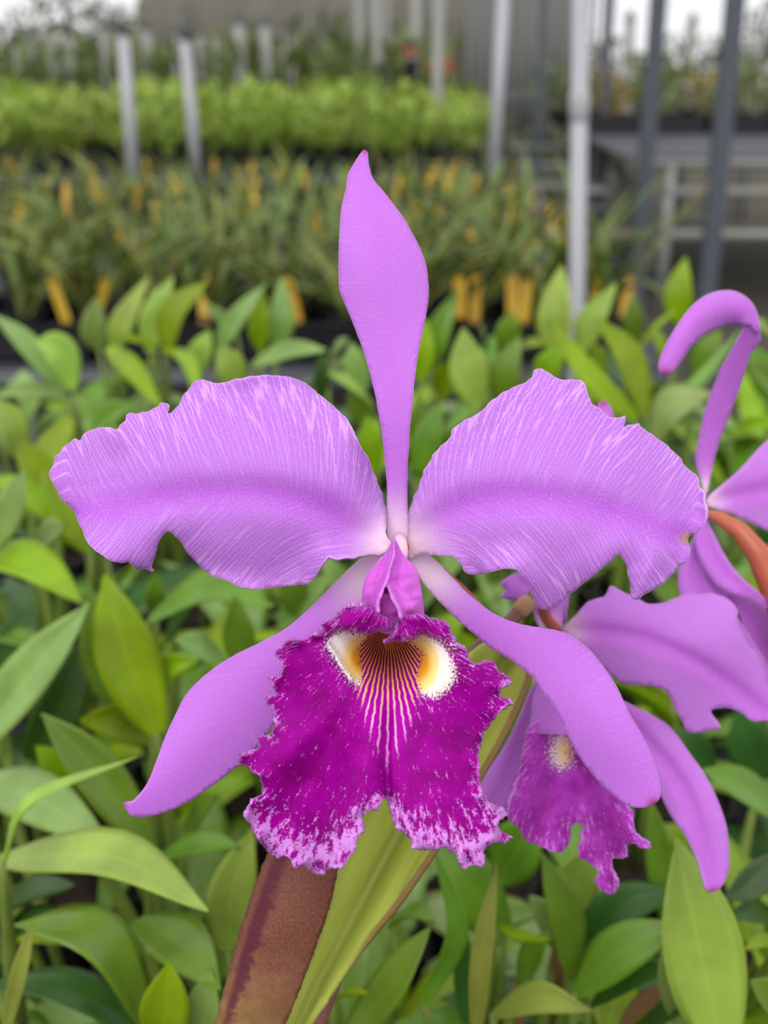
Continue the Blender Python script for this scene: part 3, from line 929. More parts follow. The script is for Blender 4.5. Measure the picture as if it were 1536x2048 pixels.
for k in range(14):
    x = XR - 0.2 + (k % 7) * 0.27; yy = 7.5 + 0.35 * (k // 7)
    bush('bromeliad', x, yy, 0.717, BUSHO if q.random() < 0.4 else BUSH2, 1.2, 'dark bushy plant with orange tinged leaves on the bench at right', 'plants on the bench at right', q)

# back aisle bench with slats (between the pipes, empty)
xa, xb = px_at_Y(1070, 300, 6.6)[0], px_at_Y(1310, 300, 6.6)[0]
root = empty('slatted_bench', ((xa + xb) / 2, 6.6, 0))
tag(root, 'low empty bench of pale slats on grey legs beyond the thick white pipe', 'bench')
for k in range(5):
    MB().box(((xa + xb) / 2, 6.1 + k * 0.42, 0.30 + 0.07 * k), (xb - xa, 0.07, 0.025)).build('slat', M['pvc_far'], root)
for xx in (xa + 0.06, xb - 0.06):
    MB().tube([(xx, 6.05, 0.27), (xx, 7.85, 0.57)], 0.02, 8).build('bearer', M['steel_thin'], root, True)
    for yy, z in ((6.15, 0.28), (7.7, 0.54)):
        MB().tube([(xx, yy, 0), (xx, yy, z)], 0.02, 8).build('leg', M['steel_thin'], root, True)

# grey bar rack left of the aisle end
xa, xb = px_at_Y(950, 300, 7.6)[0], px_at_Y(1240, 300, 7.6)[0]
root = empty('bar_fence', ((xa + xb) / 2, 8.45, 0))
tag(root, 'grey fence of thin upright bars behind the aisle, between the white pipes', 'fence')
for x in np.linspace(xa, xb, 17):
    MB().tube([(x, 8.45, 0), (x, 8.45, 1.75)], 0.012, 6).build('bar', M['steel_thin'], root, True)
for z in (0.35, 0.85, 1.5):
    MB().box(((xa + xb) / 2, 8.45, z), (xb - xa + 0.04, 0.03, 0.04)).build('rail', M['steel_thin'], root)
for k in range(5):
    p = (xa + 0.1 + k * 0.3, 9.2 + (k % 2) * 0.6, 0)
    bush('aisle_plant', p[0], p[1], 0, BUSH2 if k % 3 else BUSHO, q.uniform(2.2, 3.2), 'tall dull plant standing behind the grey bar fence', 'plants behind the bar fence', q)

# ------------------------------------------------------------------ pipes and posts
def pipe(xt, yt, xb, yb, Yd, wpx, label, mat='pvc', cap=True, ground=False, collar=None, name='pvc_pipe', ztop=None, cat='pipe', group=None):
    a = px_at_Y(xb, yb, Yd); b = px_at_Y(xt, yt, Yd)
    a[2] = 0 if ground else BZ
    if ztop: b[2] = ztop
    r = wpx * Yd / F / 2 * 0.86
    root = empty(name, (a[0], a[1], a[2]))
    tag(root, label, cat, group)
    MB().tube([a, b], r, 14).build('pipe', M[mat], root, True)
    if cap: MB().tube([b, b + UP * 0.02, b + UP * 0.035, b + UP * 0.055], [r * 1.05, r * 1.05, r * 0.5, r * 0.8], 10).build('sprinkler_head', M['cap'], root, True)
    if collar:
        c0, c1 = [a + (b - a) * ((px_at_Y(xb, y, Yd)[2] - a[2]) / (b[2] - a[2])) for y in collar]
        MB().tube([c0, c0 + (c1 - c0) * 0.1, c1 + (c0 - c1) * 0.1, c1], [r, r * 1.2, r * 1.2, r], 14).build('coupling', M[mat], root, True)
    return root


pipe(246, 72, 269, 372, 4.5, 27, 'white pipe with dark sprinkler head, the left one of two thick ones', collar=(372, 352))
pipe(370, 82, 393, 308, 4.65, 24, 'white pipe with dark sprinkler head right of the thickest left one')
pipe(1010, -60, 984, 398, 4.3, 27, 'plain white pipe rising out of view between top sepal and thick pipe', cap=False)
pipe(1163, -60, 1188, 720, 2.0, 37, 'thick white pipe with a coupling, in front of the second bench', cap=False, ground=True, collar=(243, 180))
pipe(878, -40, 874, 262, 6.5, 24, 'pale pipe at the right end of the bright green bench', 'pvc_far', cap=False, ground=True)
far = [(100, 60, 116, 165, 24), (138, 75, 150, 155, 18), (30, 90, 40, 160, 10), (60, 75, 64, 160, 12), (205, 60, 212, 150, 16), (292, 62, 302, 152, 20), (350, 70, 352, 150, 14), (428, 75, 430, 140, 8),
       (400, 70, 402, 140, 14), (478, 48, 482, 165, 24), (530, 52, 536, 158, 24), (566, 62, 570, 140, 10), (582, 62, 586, 140, 11), (715, -30, 735, 128, 18), (752, -30, 760, 130, 20), (774, -30, 775, 138, 9),
       (832, -30, 832, 155, 20), (1260, 40, 1268, 110, 22), (1385, 45, 1384, 100, 20), (1500, 40, 1500, 105, 9), (1520, 40, 1520, 105, 12)]
names = ['faint white pipe at upper left, second of the far pipes', 'pale thin pipe next to the second far pipe', 'thinnest far pipe at the left edge', 'faint thin pipe near the left edge', 'dim pipe just left of the thick sprinkler pipe',
         'faint pipe between the two thick left pipes', 'dim pipe hidden partly by the second thick pipe', 'very thin pipe right of the second thick pipe', 'dim thin pipe just right of the second thick pipe', 'white far pipe standing alone before the grey cloth',
         'white far pipe with thin ones on its right', 'first thin pipe beside the white far pipe', 'second thin pipe beside the white far pipe', 'leaning pale pipe above the top sepal', 'pale pipe right of the leaning one above the top sepal',
         'thin pipe right of the pair above the top sepal', 'pale pipe beside the small red plant', 'pale far pipe right of the thick coupled pipe', 'pale far pipe between the two dark posts', 'thin far pipe at the right edge, the slimmer', 'thin far pipe at the right edge, the wider']
for (xt, yt, xb, yb, w), lb in zip(far, names):
    right = xt > 1200
    pipe(xt, yt, xb, yb, 9.4 if not right else 8.8, w, lb, 'pvc_far', cap=(yt > 0), ground=True)
# dark posts of the shade structure
for (x, xb, w, Yd, lb) in ((1320, 1304, 28, 4.9, 'dark steel post left of the pale pipe frame'), (1474, 1452, 32, 4.5, 'thick dark steel post at right, nearer than the other'), (1225, 1222, 14, 7.0, 'thin dark steel post just right of the thick white pipe'), (1092, 1096, 12, 7.2, 'thin dark steel post left of the thick white pipe')):
    a = px_at_Y(xb, 560, Yd); a[2] = 0; b = px_at_Y(x, 0, Yd); b = b + (b - a) * 1.2
    r = w * Yd / F / 2
    root = empty('steel_post', tuple(a)); tag(root, lb, 'post')
    MB().box(((a + b) / 2), (2 * r, 2 * r, b[2])).build('post', M['steel'], root)
    MB().box((a[0], a[1], 0.006), (5 * r, 5 * r, 0.012)).build('base_plate', M['steel'], root)

# ------------------------------------------------------------------ trees behind the shade house
def crown_mesh(seed, n, R, H_, mat):
    qq = random.Random(seed); V, Fc, A = [], [], []
    for k in range(n):
        a = qq.uniform(0, 6.28); rad = R * qq.random() ** 0.5; z = H_ * (1 - 2 * qq.random()); z *= math.sqrt(max(0.05, 1 - (rad / R) ** 2))
        c = np.array([rad * math.cos(a), rad * math.sin(a), z])
        d = np.array([qq.gauss(0, 1) for _ in range(3)]); d /= np.linalg.norm(d)
        s = np.cross(d, UP); s /= np.linalg.norm(s) + 1e-9
        l = qq.uniform(0.12, 0.26)
        i = len(V); V += [c, c + d * l * 0.5 + s * l * 0.3, c + d * l, c + d * l * 0.5 - s * l * 0.3]; A += [(0, 0, 0), (.5, .8, 0), (1, 0, 0), (.5, -.8, 0)]
        Fc += [[i, i + 1, i + 2], [i, i + 2, i + 3]]
    me = bpy.data.meshes.new('crown'); me.from_pydata([tuple(v) for v in V], [], Fc); set_vec_attr(me, 'lf', A); me.materials.append(mat)
    return me


CR = [crown_mesh(700 + k, 1150, 1.25, 1.0, M['hazed_tree_leaf']) for k in range(3)]
for k, (px, Yd, zc, s, lb) in enumerate(((-190, 18, 0.75, 0.8, 'grey green tree at the far left under the bright sky'), (150, 20, 1.0, 0.95, 'loose leaved tree with sky showing through at upper left'),
                                         (1190, 18, 0.6, 0.72, 'tree at the right end of the grey cloth'), (1385, 21, 0.5, 0.85, 'low tree under the bright gap at upper right'), (262, 17, 0.95, 0.62, 'small tree at the left end of the grey cloth'), (1585, 17.5, 0.95, 0.85, 'tree in the upper right corner'))):
    x = px_at_Y(px, 80, Yd)[0]
    root = empty('tree', (x, Yd, 0)); tag(root, lb, 'tree')
    f = bpy.data.objects.new('crown', CR[k % 3]); COL.objects.link(f); f.parent = root; f.location = (0, 0, max(zc, s * 0.6)); f.scale = (s, s, s); f.rotation_euler = (0, 0, k); f['kind'] = 'stuff'
    MB().tube([(x, Yd, 0), (x + 0.05, Yd, max(zc, s * 0.6))], [0.09, 0.05], 8).build('trunk', M['bark'], root, True)


# ------------------------------------------------------------------ the blooming orchid
def resample(poly, step):
    p = np.array(poly, float); n = len(p); out = []
    for i in range(n):
        a, b, c, d = p[i - 1], p[i], p[(i + 1) % n], p[(i + 2) % n]
        k = max(1, int(round(np.linalg.norm(c - b) / step)))
        for j in range(k):
            t = j / k
            # tension 0.5 with centripetal-like damping so notches stay crisp
            m1 = (c - a) * 0.5; m2 = (d - b) * 0.5
            L = np.linalg.norm(c - b)
            for m in (m1, m2):
                q_ = np.linalg.norm(m)
                if q_ > L: m *= L / q_
            h00, h10, h01, h11 = 2 * t ** 3 - 3 * t * t + 1, t ** 3 - 2 * t * t + t, -2 * t ** 3 + 3 * t * t, t ** 3 - t * t
            out.append(h00 * b + h10 * m1 + h01 * c + h11 * m2)
    return np.array(out)


def in_poly(pts, poly):
    x, y = pts[:, 0], pts[:, 1]; r = np.zeros(len(pts), bool); n = len(poly)
    for i in range(n):
        x1, y1 = poly[i]; x2, y2 = poly[(i + 1) % n]
        c = (y1 > y) != (y2 > y)
        with np.errstate(divide='ignore', invalid='ignore'):
            r ^= c & (x < (x2 - x1) * (y - y1) / (y2 - y1 + 1e-12) + x1)
    return r


def seg_dist(pts, line, closed=False):
    """distance, arc parameter and side of the nearest place on a polyline"""
    line = np.asarray(line, float)
    if closed: line = np.vstack([line, line[:1]])
    best = np.full(len(pts), 1e9); arc = np.zeros(len(pts)); side = np.zeros(len(pts)); acc = 0.0
    for a, b in zip(line[:-1], line[1:]):
        d = b - a; L = np.linalg.norm(d)
        if L < 1e-9: continue
        t = np.clip(((pts - a) @ d) / L ** 2, 0, 1)
        q_ = pts - (a + t[:, None] * d); ds = np.hypot(q_[:, 0], q_[:, 1])
        m = ds < best
        best[m] = ds[m]; arc[m] = acc + t[m] * L; side[m] = np.sign(d[0] * q_[m, 1] - d[1] * q_[m, 0]); acc += L
    return best, arc, side, acc


def sheet_geo(outline, midrib, step, depth, jit=0.0, jfreq=0.2, seed=1, kup=0.3, kdn=1.2, base_pt=None, base_r=60, tip_pt=None, tip_r=22):
    ol = resample(outline, step * 0.8)
    if jit:
        nrm = np.roll(ol, -1, 0) - np.roll(ol, 1, 0); nrm = np.stack([nrm[:, 1], -nrm[:, 0]], 1); nrm /= np.linalg.norm(nrm, axis=1)[:, None] + 1e-9
        ar = np.cumsum(np.linalg.norm(np.roll(ol, -1, 0) - ol, axis=1))
        ol = ol + nrm * (jit * (SinNoise(seed, 10, 0.4, 1.5)(ar * jfreq) * 0.6 + 0.4 * SinNoise(seed + 9, 10, 1.5, 3.5)(ar * jfreq)))[:, None]
    mn, mx = ol.min(0), ol.max(0)
    gx = np.arange(mn[0], mx[0], step); gy = np.arange(mn[1], mx[1], step * 0.866)
    X, Y = np.meshgrid(gx, gy); X = X + (np.arange(len(gy)) % 2)[:, None] * step * 0.5
    pts = np.stack([X.ravel(), Y.ravel()], 1)
    pts = pts[in_poly(pts, ol)]
    e, _, _, _ = seg_dist(pts, ol, True)
    pts = pts[e > step * 0.55]
    allp = np.vstack([ol, pts])
    n = len(ol)
    res = delaunay_2d_cdt([Vector(p) for p in allp.tolist()], [], [list(range(n))], 1, 1e-4)
    p2 = np.array([tuple(v) for v in res[0]]); faces = [list(f) for f in res[2]]
    mr = bez(midrib, 60)
    sd, arc, side, tot = seg_dist(p2, mr)
    ed, _, _, _ = seg_dist(p2, ol, True)
    s = sd * side
    d = depth(p2[:, 0], p2[:, 1], arc / tot, s, ed)
    V = P(p2[:, 0], p2[:, 1], d)
    # faces towards the camera
    f0 = np.array(faces)
    A_, B_, C_ = p2[f0[:, 0]], p2[f0[:, 1]], p2[f0[:, 2]]
    cr = (B_[:, 0] - A_[:, 0]) * (C_[:, 1] - A_[:, 1]) - (B_[:, 1] - A_[:, 1]) * (C_[:, 0] - A_[:, 0])
    f0[cr > 0] = f0[cr > 0][:, ::-1]
    k = np.where(s > 0, kdn, kup)
    ph = (arc - k * np.abs(s)) / (100 * np.sqrt(1 + k * k))
    ad = {'fld': np.stack([arc / tot, s / 100, ed / 100], 1), 'pos': np.stack([p2[:, 0] / 100, p2[:, 1] / 100, 0 * s], 1)}
    strength = np.clip(np.abs(s) / 90, 0, 1) * (0.55 + 0.45 * np.clip(1 - ed / 120, 0, 1))
    ad['vn'] = np.stack([ph, s / 100, strength], 1)
    bp = np.zeros(len(p2)); tp = np.zeros(len(p2))
    if base_pt is not None: bp = np.clip(1.15 * np.exp(-(np.hypot(p2[:, 0] - base_pt[0], p2[:, 1] - base_pt[1]) / base_r) ** 2), 0, 1)
    if tip_pt is not None: tp = np.clip(1.2 * np.exp(-(np.hypot(p2[:, 0] - tip_pt[0], p2[:, 1] - tip_pt[1]) / tip_r) ** 2), 0, 1)
    ad['ctr'] = np.stack([bp, tp, 0 * bp], 1)
    return V, f0.tolist(), ad, p2, ed


def sheet(name, parent, mat, outline, midrib, step, depth, thick=0.0007, extra=None, **kw):
    V, Fc, ad, p2, ed = sheet_geo(outline, midrib, step, depth, **kw)
    if extra: ad.update(extra(p2, ed))
    o = mesh_w(name, V, Fc, mat, parent)
    for k, a in ad.items(): set_vec_attr(o.data, k, a)
    m = o.modifiers.new('thickness', 'SOLIDIFY'); m.thickness = thick; m.offset = -1
    return o


def cr(ox, oy, sc, pts): return [(ox + x / sc, oy + y / sc) for x, y in pts]


N1, N2, N3 = SinNoise(41), SinNoise(42), SinNoise(43)
oroot_p = P(560, 2420, 0.335); oroot_p[2] = BZ + 0.004
orchid = empty('blooming_orchid', tuple(oroot_p))
tag(orchid, 'blooming orchid with three lilac flowers, frilled purple lips and a brown sheath', 'orchid')
add_pot(orchid, 1.6)
fl = empty('flower', tuple(P(795, 1090, D0 + 0.006) - oroot_p), orchid)
fl['label'] = 'large lilac flower facing straight out'
CX, CY = 795, 1085

# left petal
LP = cr(80, 700, 2.13333, [(1478, 790), (1476, 680), (1460, 610), (1440, 560), (1415, 500), (1400, 455), (1365, 405), (1335, 350), (1312, 295), (1265, 250), (1225, 215), (1190, 190), (1160, 160), (1115, 130), (1060, 115), (1000, 108), (950, 108), (890, 115), (840, 125), (800, 135), (755, 142), (725, 132), (680, 125), (655, 140), (635, 165), (612, 195), (590, 235), (560, 265), (546, 272), (553, 235), (535, 228), (525, 222), (510, 225), (508, 238), (480, 248), (462, 262), (440, 265), (415, 272), (385, 268), (368, 280), (362, 300), (340, 320), (330, 340), (300, 330), (260, 330), (235, 338), (205, 345), (180, 365), (170, 385), (150, 375), (130, 395), (100, 415), (85, 440), (65, 452), (60, 475), (42, 515), (42, 550), (70, 590), (80, 620), (110, 655), (145, 690), (160, 730), (180, 770), (190, 800), (215, 835), (260, 870), (300, 900), (345, 908), (375, 905), (410, 932), (440, 935), (475, 948), (488, 945), (480, 920), (490, 875), (500, 835), (520, 800), (540, 778), (570, 790), (600, 820), (625, 860), (660, 900), (700, 940), (740, 965), (800, 985), (850, 1010), (900, 1018), (960, 1020), (1020, 1012), (1080, 1005), (1140, 998), (1165, 980), (1190, 940), (1210, 900), (1228, 882), (1270, 887), (1330, 883), (1380, 875), (1420, 868), (1450, 872), (1490, 850), (1500, 820)])
LM = cr(80, 700, 2.13333, [(1490, 850), (1380, 785), (1250, 700), (1100, 640), (950, 610), (800, 605), (600, 620), (400, 645), (250, 675), (150, 690)])


def petal_depth(tail_sign, nn):
    def f(x, y, t, s, e):
        a = np.abs(s)
        edge = np.clip(1 - e / 70, 0, 1)
        d = D0 + 0.004 - 0.010 * np.sin(np.clip(t, 0, 1) * np.pi * 0.8)       # arches forward
        d = d + 0.0026 * np.exp(-(s / 34.0) ** 2) * (1 - 0.5 * t)            # midrib groove
        d = d + 0.008 * (a / 200) ** 2                                      # margins fall back
        d = d + edge ** 2 * 0.0035 * nn(x / 42.0, y / 42.0) + 0.0022 * nn(x / 95.0, y / 95.0)
        d = d - 0.009 * np.clip((t - 0.72) / 0.28, 0, 1) * np.clip(s * tail_sign / 120, -0.4, 1.0)
        return d
    return f


sheet('petal', fl, M['petal'], LP, LM, 7.0, petal_depth(-1, N1), jit=1.5, jfreq=0.25, seed=3, kup=1.2, kdn=0.3, base_pt=(782, 1092), base_r=62)

RP = cr(740, 700, 2.13333, [(150, 830), (165, 785), (168, 700), (185, 640), (205, 590), (220, 540), (240, 495), (265, 450), (300, 410), (330, 385), (347, 362), (350, 340), (375, 318), (430, 285), (480, 255), (520, 215), (560, 185), (620, 155), (660, 140), (692, 120), (700, 88), (735, 84), (760, 95), (800, 118), (840, 128), (870, 125), (900, 127), (915, 140), (925, 170), (935, 200), (950, 230), (975, 245), (1000, 265), (1015, 285), (1035, 290), (1060, 288), (1088, 280), (1092, 305), (1083, 332), (1100, 322), (1130, 315), (1150, 312), (1155, 325), (1190, 350), (1230, 380), (1265, 405), (1300, 440), (1330, 470), (1350, 500), (1380, 520), (1400, 545), (1405, 580), (1425, 610), (1428, 650), (1438, 690), (1430, 740), (1410, 770), (1380, 788), (1360, 795), (1358, 825), (1368, 850), (1360, 890), (1335, 915), (1310, 935), (1290, 960), (1265, 985), (1230, 1010), (1190, 1035), (1155, 1058), (1125, 1065), (1112, 1050), (1110, 1010), (1100, 960), (1095, 915), (1075, 885), (1060, 872), (1035, 895), (1000, 925), (960, 960), (910, 995), (870, 1030), (830, 1065), (790, 1095), (745, 1112), (720, 1100), (700, 1075), (690, 1045), (680, 1010), (650, 970), (620, 935), (570, 935), (520, 945), (470, 955), (430, 957), (405, 945), (395, 920), (370, 895), (355, 880), (300, 880), (270, 875), (235, 870), (200, 880), (170, 890), (150, 860)])
RM = cr(740, 700, 2.13333, [(150, 850), (230, 780), (310, 710), (400, 665), (520, 638), (650, 630), (800, 640), (950, 665), (1100, 710), (1250, 760), (1350, 790)])
sheet('petal', fl, M['petal'], RP, RM, 7.0, petal_depth(1, N2), jit=1.5, jfreq=0.25, seed=13, kup=0.35, kdn=1.1, base_pt=(812, 1095), base_r=62, tip_pt=(1372, 1076), tip_r=11)

DS = [(776, 1085), (774, 980), (770, 930), (764, 870), (752, 800), (738, 740), (722, 690), (705, 645), (688, 605), (678, 575), (677, 530), (678, 470), (682, 420), (692, 375), (696, 350), (704, 333), (715, 315), (722, 305), (728, 299), (736, 304), (736, 315), (740, 340), (748, 360), (765, 380), (790, 412), (810, 440), (832, 480), (850, 520), (857, 560), (857, 600), (850, 640), (840, 690), (832, 740), (826, 800), (820, 860), (816, 930), (815, 1000), (817, 1085)]
DM = [(797, 1080), (795, 950), (793, 820), (782, 680), (768, 560), (752, 440), (730, 302)]


def sepal_depth(back, bow, width, tipback=0.0, nn=N3, groove=0.0):
    def f(x, y, t, s, e):
        return D0 + back - bow * np.sin(np.clip(t, 0, 1) * np.pi * 0.85) + 0.0035 * (s / width) ** 2 + groove * np.exp(-(s / 9.0) ** 2) + 0.0012 * nn(x / 80.0, y / 80.0) + tipback * t ** 3
    return f


sheet('dorsal_sepal', fl, M['sepal'], DS, DM, 7.0, sepal_depth(0.008, 0.004, 90, 0.006), jit=0.5, seed=23, base_pt=(796, 1075), base_r=70, tip_pt=(731, 300), tip_r=9)
LS = [(770, 1098), (735, 1108), (700, 1135), (660, 1175), (610, 1225), (570, 1258), (520, 1285), (460, 1315), (410, 1350), (375, 1385), (350, 1430), (330, 1475), (313, 1520), (300, 1555), (285, 1580), (265, 1603), (246, 1606), (252, 1618), (262, 1632), (285, 1634), (320, 1628), (370, 1608), (420, 1575), (460, 1545), (500, 1510), (540, 1460), (575, 1410), (620, 1350), (665, 1285), (710, 1225), (745, 1180), (785, 1120)]
LSM = [(778, 1108), (700, 1185), (600, 1290), (500, 1385), (400, 1490), (320, 1580), (250, 1612)]
sheet('lateral_sepal', fl, M['sepal'], LS, LSM, 7.0, sepal_depth(0.012, 0.003, 90, -0.004), jit=0.5, seed=33, base_pt=(730, 1140), base_r=75, tip_pt=(248, 1608), tip_r=8)
RS = [(815, 1095), (865, 1115), (900, 1150), (940, 1190), (985, 1225), (1030, 1245), (1080, 1255), (1130, 1265), (1170, 1290), (1205, 1330), (1235, 1375), (1258, 1425), (1285, 1470), (1305, 1515), (1317, 1550), (1322, 1580), (1318, 1600), (1300, 1612), (1275, 1616), (1250, 1608), (1220, 1585), (1185, 1550), (1150, 1500), (1120, 1440), (1090, 1390), (1060, 1350), (1020, 1320), (980, 1295), (950, 1270), (920, 1245), (890, 1215), (870, 1195), (850, 1170), (820, 1125)]
RSM = [(812, 1102), (880, 1165), (970, 1245), (1070, 1310), (1150, 1400), (1220, 1500), (1300, 1612)]
sheet('lateral_sepal', fl, M['sepal'], RS, RSM, 7.0, sepal_depth(0.010, 0.006, 90, -0.004), jit=0.5, seed=34, base_pt=(855, 1140), base_r=70, tip_pt=(1308, 1606), tip_r=12)

# column base
MB().tube([P(799, 1075, D0 + 0.006), P(801, 1092, D0 + 0.001), P(802, 1105, D0), P(800, 1130, D0)], [0.0016, 0.0018, 0.0018, 0.0016], 12).build('column', M['column'], fl, True)

# tube of the lip
LO = (460, 1050, 2.4774)
TB = cr(*LO, [(815, 58), (832, 95), (850, 130), (880, 170), (915, 205), (935, 250), (948, 310), (957, 370), (955, 470), (880, 520), (780, 540), (700, 500), (648, 450), (650, 400), (655, 350), (662, 290), (690, 225), (730, 185), (770, 140), (790, 110), (805, 75)])
TM = cr(*LO, [(815, 60), (800, 140), (785, 200), (770, 265), (735, 340), (725, 400), (760, 480)])
TM2 = np.array(cr(*LO, [(772, 285), (800, 340), (830, 390), (842, 450)]))
seamA = np.array(cr(*LO, [(772, 270), (735, 335), (722, 385)]))


def tube_depth(x, y, t, s, e):
    xc, w = 460 + 805 / 2.4774, 64.0
    u = np.clip((x - xc) / w, -1.2, 1.2)
    grow = np.clip((y - 1072) / 120, 0, 1)
    d = D0 - 0.004 - 0.019 * grow ** 0.8 * np.sqrt(np.clip(1.15 - 0.75 * u * u, 0.02, 2))
    pts = np.stack([x, y], 1)
    d2 = seg_dist(pts, TM2)[0]
    return d + 0.0008 * N1(x / 16.0, y / 8.0) * np.clip(e / 20, 0, 1)


def tube_paint(p2, ed):
    """deeper magenta streaks across the lower flanks and inside the mouth of the tube"""
    x, y = p2[:, 0], p2[:, 1]
    st = np.clip((NT(x / 26.0, y / 5.5) - 0.25) * 1.1, 0, 1) * np.clip((y - 1125) / 60, 0, 1) * np.clip(ed / 14, 0, 1)
    return {'ctr': np.stack([0.6 * st, 0 * x, 0 * x], 1), 'vn': np.stack([0 * x, 0 * x, 0 * x], 1)}


def tube_inner(p2, ed):
    d = tube_paint(p2, ed)
    d['ctr'][:, 0] = np.clip(d['ctr'][:, 0] + 0.35, 0, 1)
    return d


NT = SinNoise(90, 16, 0.5, 2.0)
sheet('lip_tube', fl, M['tube'], TB, TM, 3.5, lambda x, y, t, s, e: tube_depth(x, y, t, s * 0 + 99, e) + 0.0035, seed=44, extra=tube_inner)
FL = cr(*LO, [(815, 58), (818, 90), (812, 140), (798, 200), (780, 255), (764, 300), (742, 345), (728, 385), (730, 425), (755, 470), (770, 520), (700, 500), (648, 450), (650, 400), (655, 350), (662, 290), (690, 225), (730, 185), (770, 140), (790, 110), (805, 75)])
FR = cr(*LO, [(815, 58), (832, 95), (850, 130), (880, 170), (915, 205), (935, 250), (948, 310), (957, 370), (955, 470), (880, 520), (838, 500), (848, 455), (838, 410), (812, 365), (788, 325), (774, 285), (776, 250), (790, 200), (805, 140), (810, 90)])


def flap_depth(lift, edge_x):
    """tube wall whose free edge (towards edge_x) curls outwards"""
    line = np.array(cr(*LO, edge_x))
    def f(x, y, t, s, e):
        q_ = seg_dist(np.stack([x, y], 1), line)[0]
        return tube_depth(x, y, t, s * 0 + 99, e) - lift - 0.0022 * np.exp(-(q_ / 6.0) ** 2) + 0.0016 * np.exp(-((q_ - 14) / 8.0) ** 2)
    return f


sheet('tube_flap', fl, M['tube'], FR, TM, 3.2, flap_depth(0.0, [(810, 90), (790, 200), (774, 285), (812, 365), (838, 410), (848, 460)]), seed=45, extra=tube_paint)
sheet('tube_flap', fl, M['tube'], FL, TM, 3.2, flap_depth(0.0012, [(815, 70), (812, 140), (780, 255), (742, 345), (728, 385), (735, 430)]), seed=46, extra=tube_paint)

# lip
SK = [(450, 490), (470, 475), (510, 465), (540, 430), (580, 410), (640, 402), (700, 405), (760, 440), (800, 470), (850, 455), (920, 440), (960, 440), (1000, 460), (1040, 470), (1085, 495), (1095, 530), (1120, 560), (1130, 590), (1170, 620), (1190, 670), (1240, 690), (1260, 670), (1310, 680), (1330, 720), (1370, 750), (1400, 780), (1350, 800), (1340, 840), (1385, 860), (1390, 880), (1340, 920), (1300, 980), (1260, 1040), (1240, 1100), (1228, 1200), (1240, 1280), (1260, 1340), (1290, 1385), (1330, 1410), (1355, 1400), (1380, 1430), (1340, 1470), (1330, 1500), (1380, 1540), (1360, 1580), (1300, 1580), (1265, 1610), (1260, 1655), (1195, 1690), (1160, 1690), (1140, 1650), (1100, 1620), (1050, 1600), (1000, 1610), (950, 1615), (920, 1600), (880, 1550), (840, 1500), (810, 1440), (795, 1380), (780, 1355), (740, 1375), (690, 1410), (660, 1440), (650, 1510), (630, 1570), (600, 1630), (570, 1680), (530, 1695), (480, 1705), (440, 1727), (400, 1715), (360, 1690), (320, 1700), (290, 1650), (250, 1640), (215, 1645), (190, 1620), (160, 1580), (120, 1530), (90, 1470), (80, 1430), (85, 1390), (110, 1360), (150, 1330), (155, 1290), (145, 1245), (110, 1225), (85, 1195), (40, 1185), (50, 1150), (90, 1120), (140, 1100), (135, 1060), (150, 1045), (195, 1040), (215, 1000), (225, 950), (210, 915), (180, 885), (190, 850), (225, 840), (215, 800), (190, 765), (185, 740), (235, 750), (258, 720), (255, 680), (235, 660), (220, 640), (250, 610), (270, 580), (310, 575), (350, 570), (390, 555), (420, 540), (450, 545), (460, 520)]
SK = cr(*LO, SK)
SKM = cr(*LO, [(785, 480), (790, 650), (785, 900), (770, 1150), (785, 1355)])
EYE_L = np.array(cr(*LO, [(495, 560), (560, 525), (640, 535), (690, 545), (650, 590), (645, 660), (662, 740), (645, 800), (600, 775), (565, 725), (520, 660), (480, 600)]))
EYE_R = np.array(cr(*LO, [(870, 585), (940, 545), (1020, 565), (1075, 620), (1108, 700), (1112, 760), (1075, 815), (1010, 855), (950, 835), (915, 770), (940, 690), (945, 640), (920, 605)]))
AP = cr(*LO, [(785, 470)])[0]
TH = cr(*LO, [(785, 590)])[0]


def lip_depth(x, y, t, s, e):
    dx, dy = x - TH[0], y - TH[1]
    v = np.clip((y - 1280) / 420, -0.3, 1)
    th = np.arctan2(x - AP[0], y - AP[1] + 1e-6); r = np.hypot(x - AP[0], y - AP[1])
    d = D0 - 0.024 - 0.010 * v
    d = d + 0.030 * np.exp(-((dx / 62) ** 2 + (dy / 62) ** 2))                 # throat runs back
    d = d + 0.004 * np.exp(-((dx / 40) ** 2 + ((dy - 90) / 110) ** 2))
    d = d + 0.010 * np.clip(np.abs(dx) / 230, 0, 1.3) ** 2                      # sides fall back
    d = d + 0.003 * np.exp(-(s / 9.0) ** 2) * np.clip((y - 1380) / 60, 0, 1)      # central crease
    ru = np.clip((r - 120) / 240, 0, 1)
    d = d + 0.0035 * ru * np.sin(th * 11 + 0.8 * N1(x / 90, y / 90)) + 0.0022 * ru * N2(th * 12, r / 90)
    edge = np.clip(1 - e / 38, 0, 1)
    d = d + 0.0030 * edge ** 2 * N3(x / 11.0, y / 11.0)
    # left eye fold stands proud
    d = d - 0.003 * np.exp(-seg_dist(np.stack([x, y], 1), np.array(cr(*LO, [(485, 595), (540, 680), (600, 765)])))[0] ** 2 / 60)
    return d


def soft(p2, poly, w):
    e = seg_dist(p2, poly, True)[0]; i = in_poly(p2, poly)
    return np.clip(0.5 + np.where(i, e, -e) / (2 * w), 0, 1)


NL = SinNoise(77)


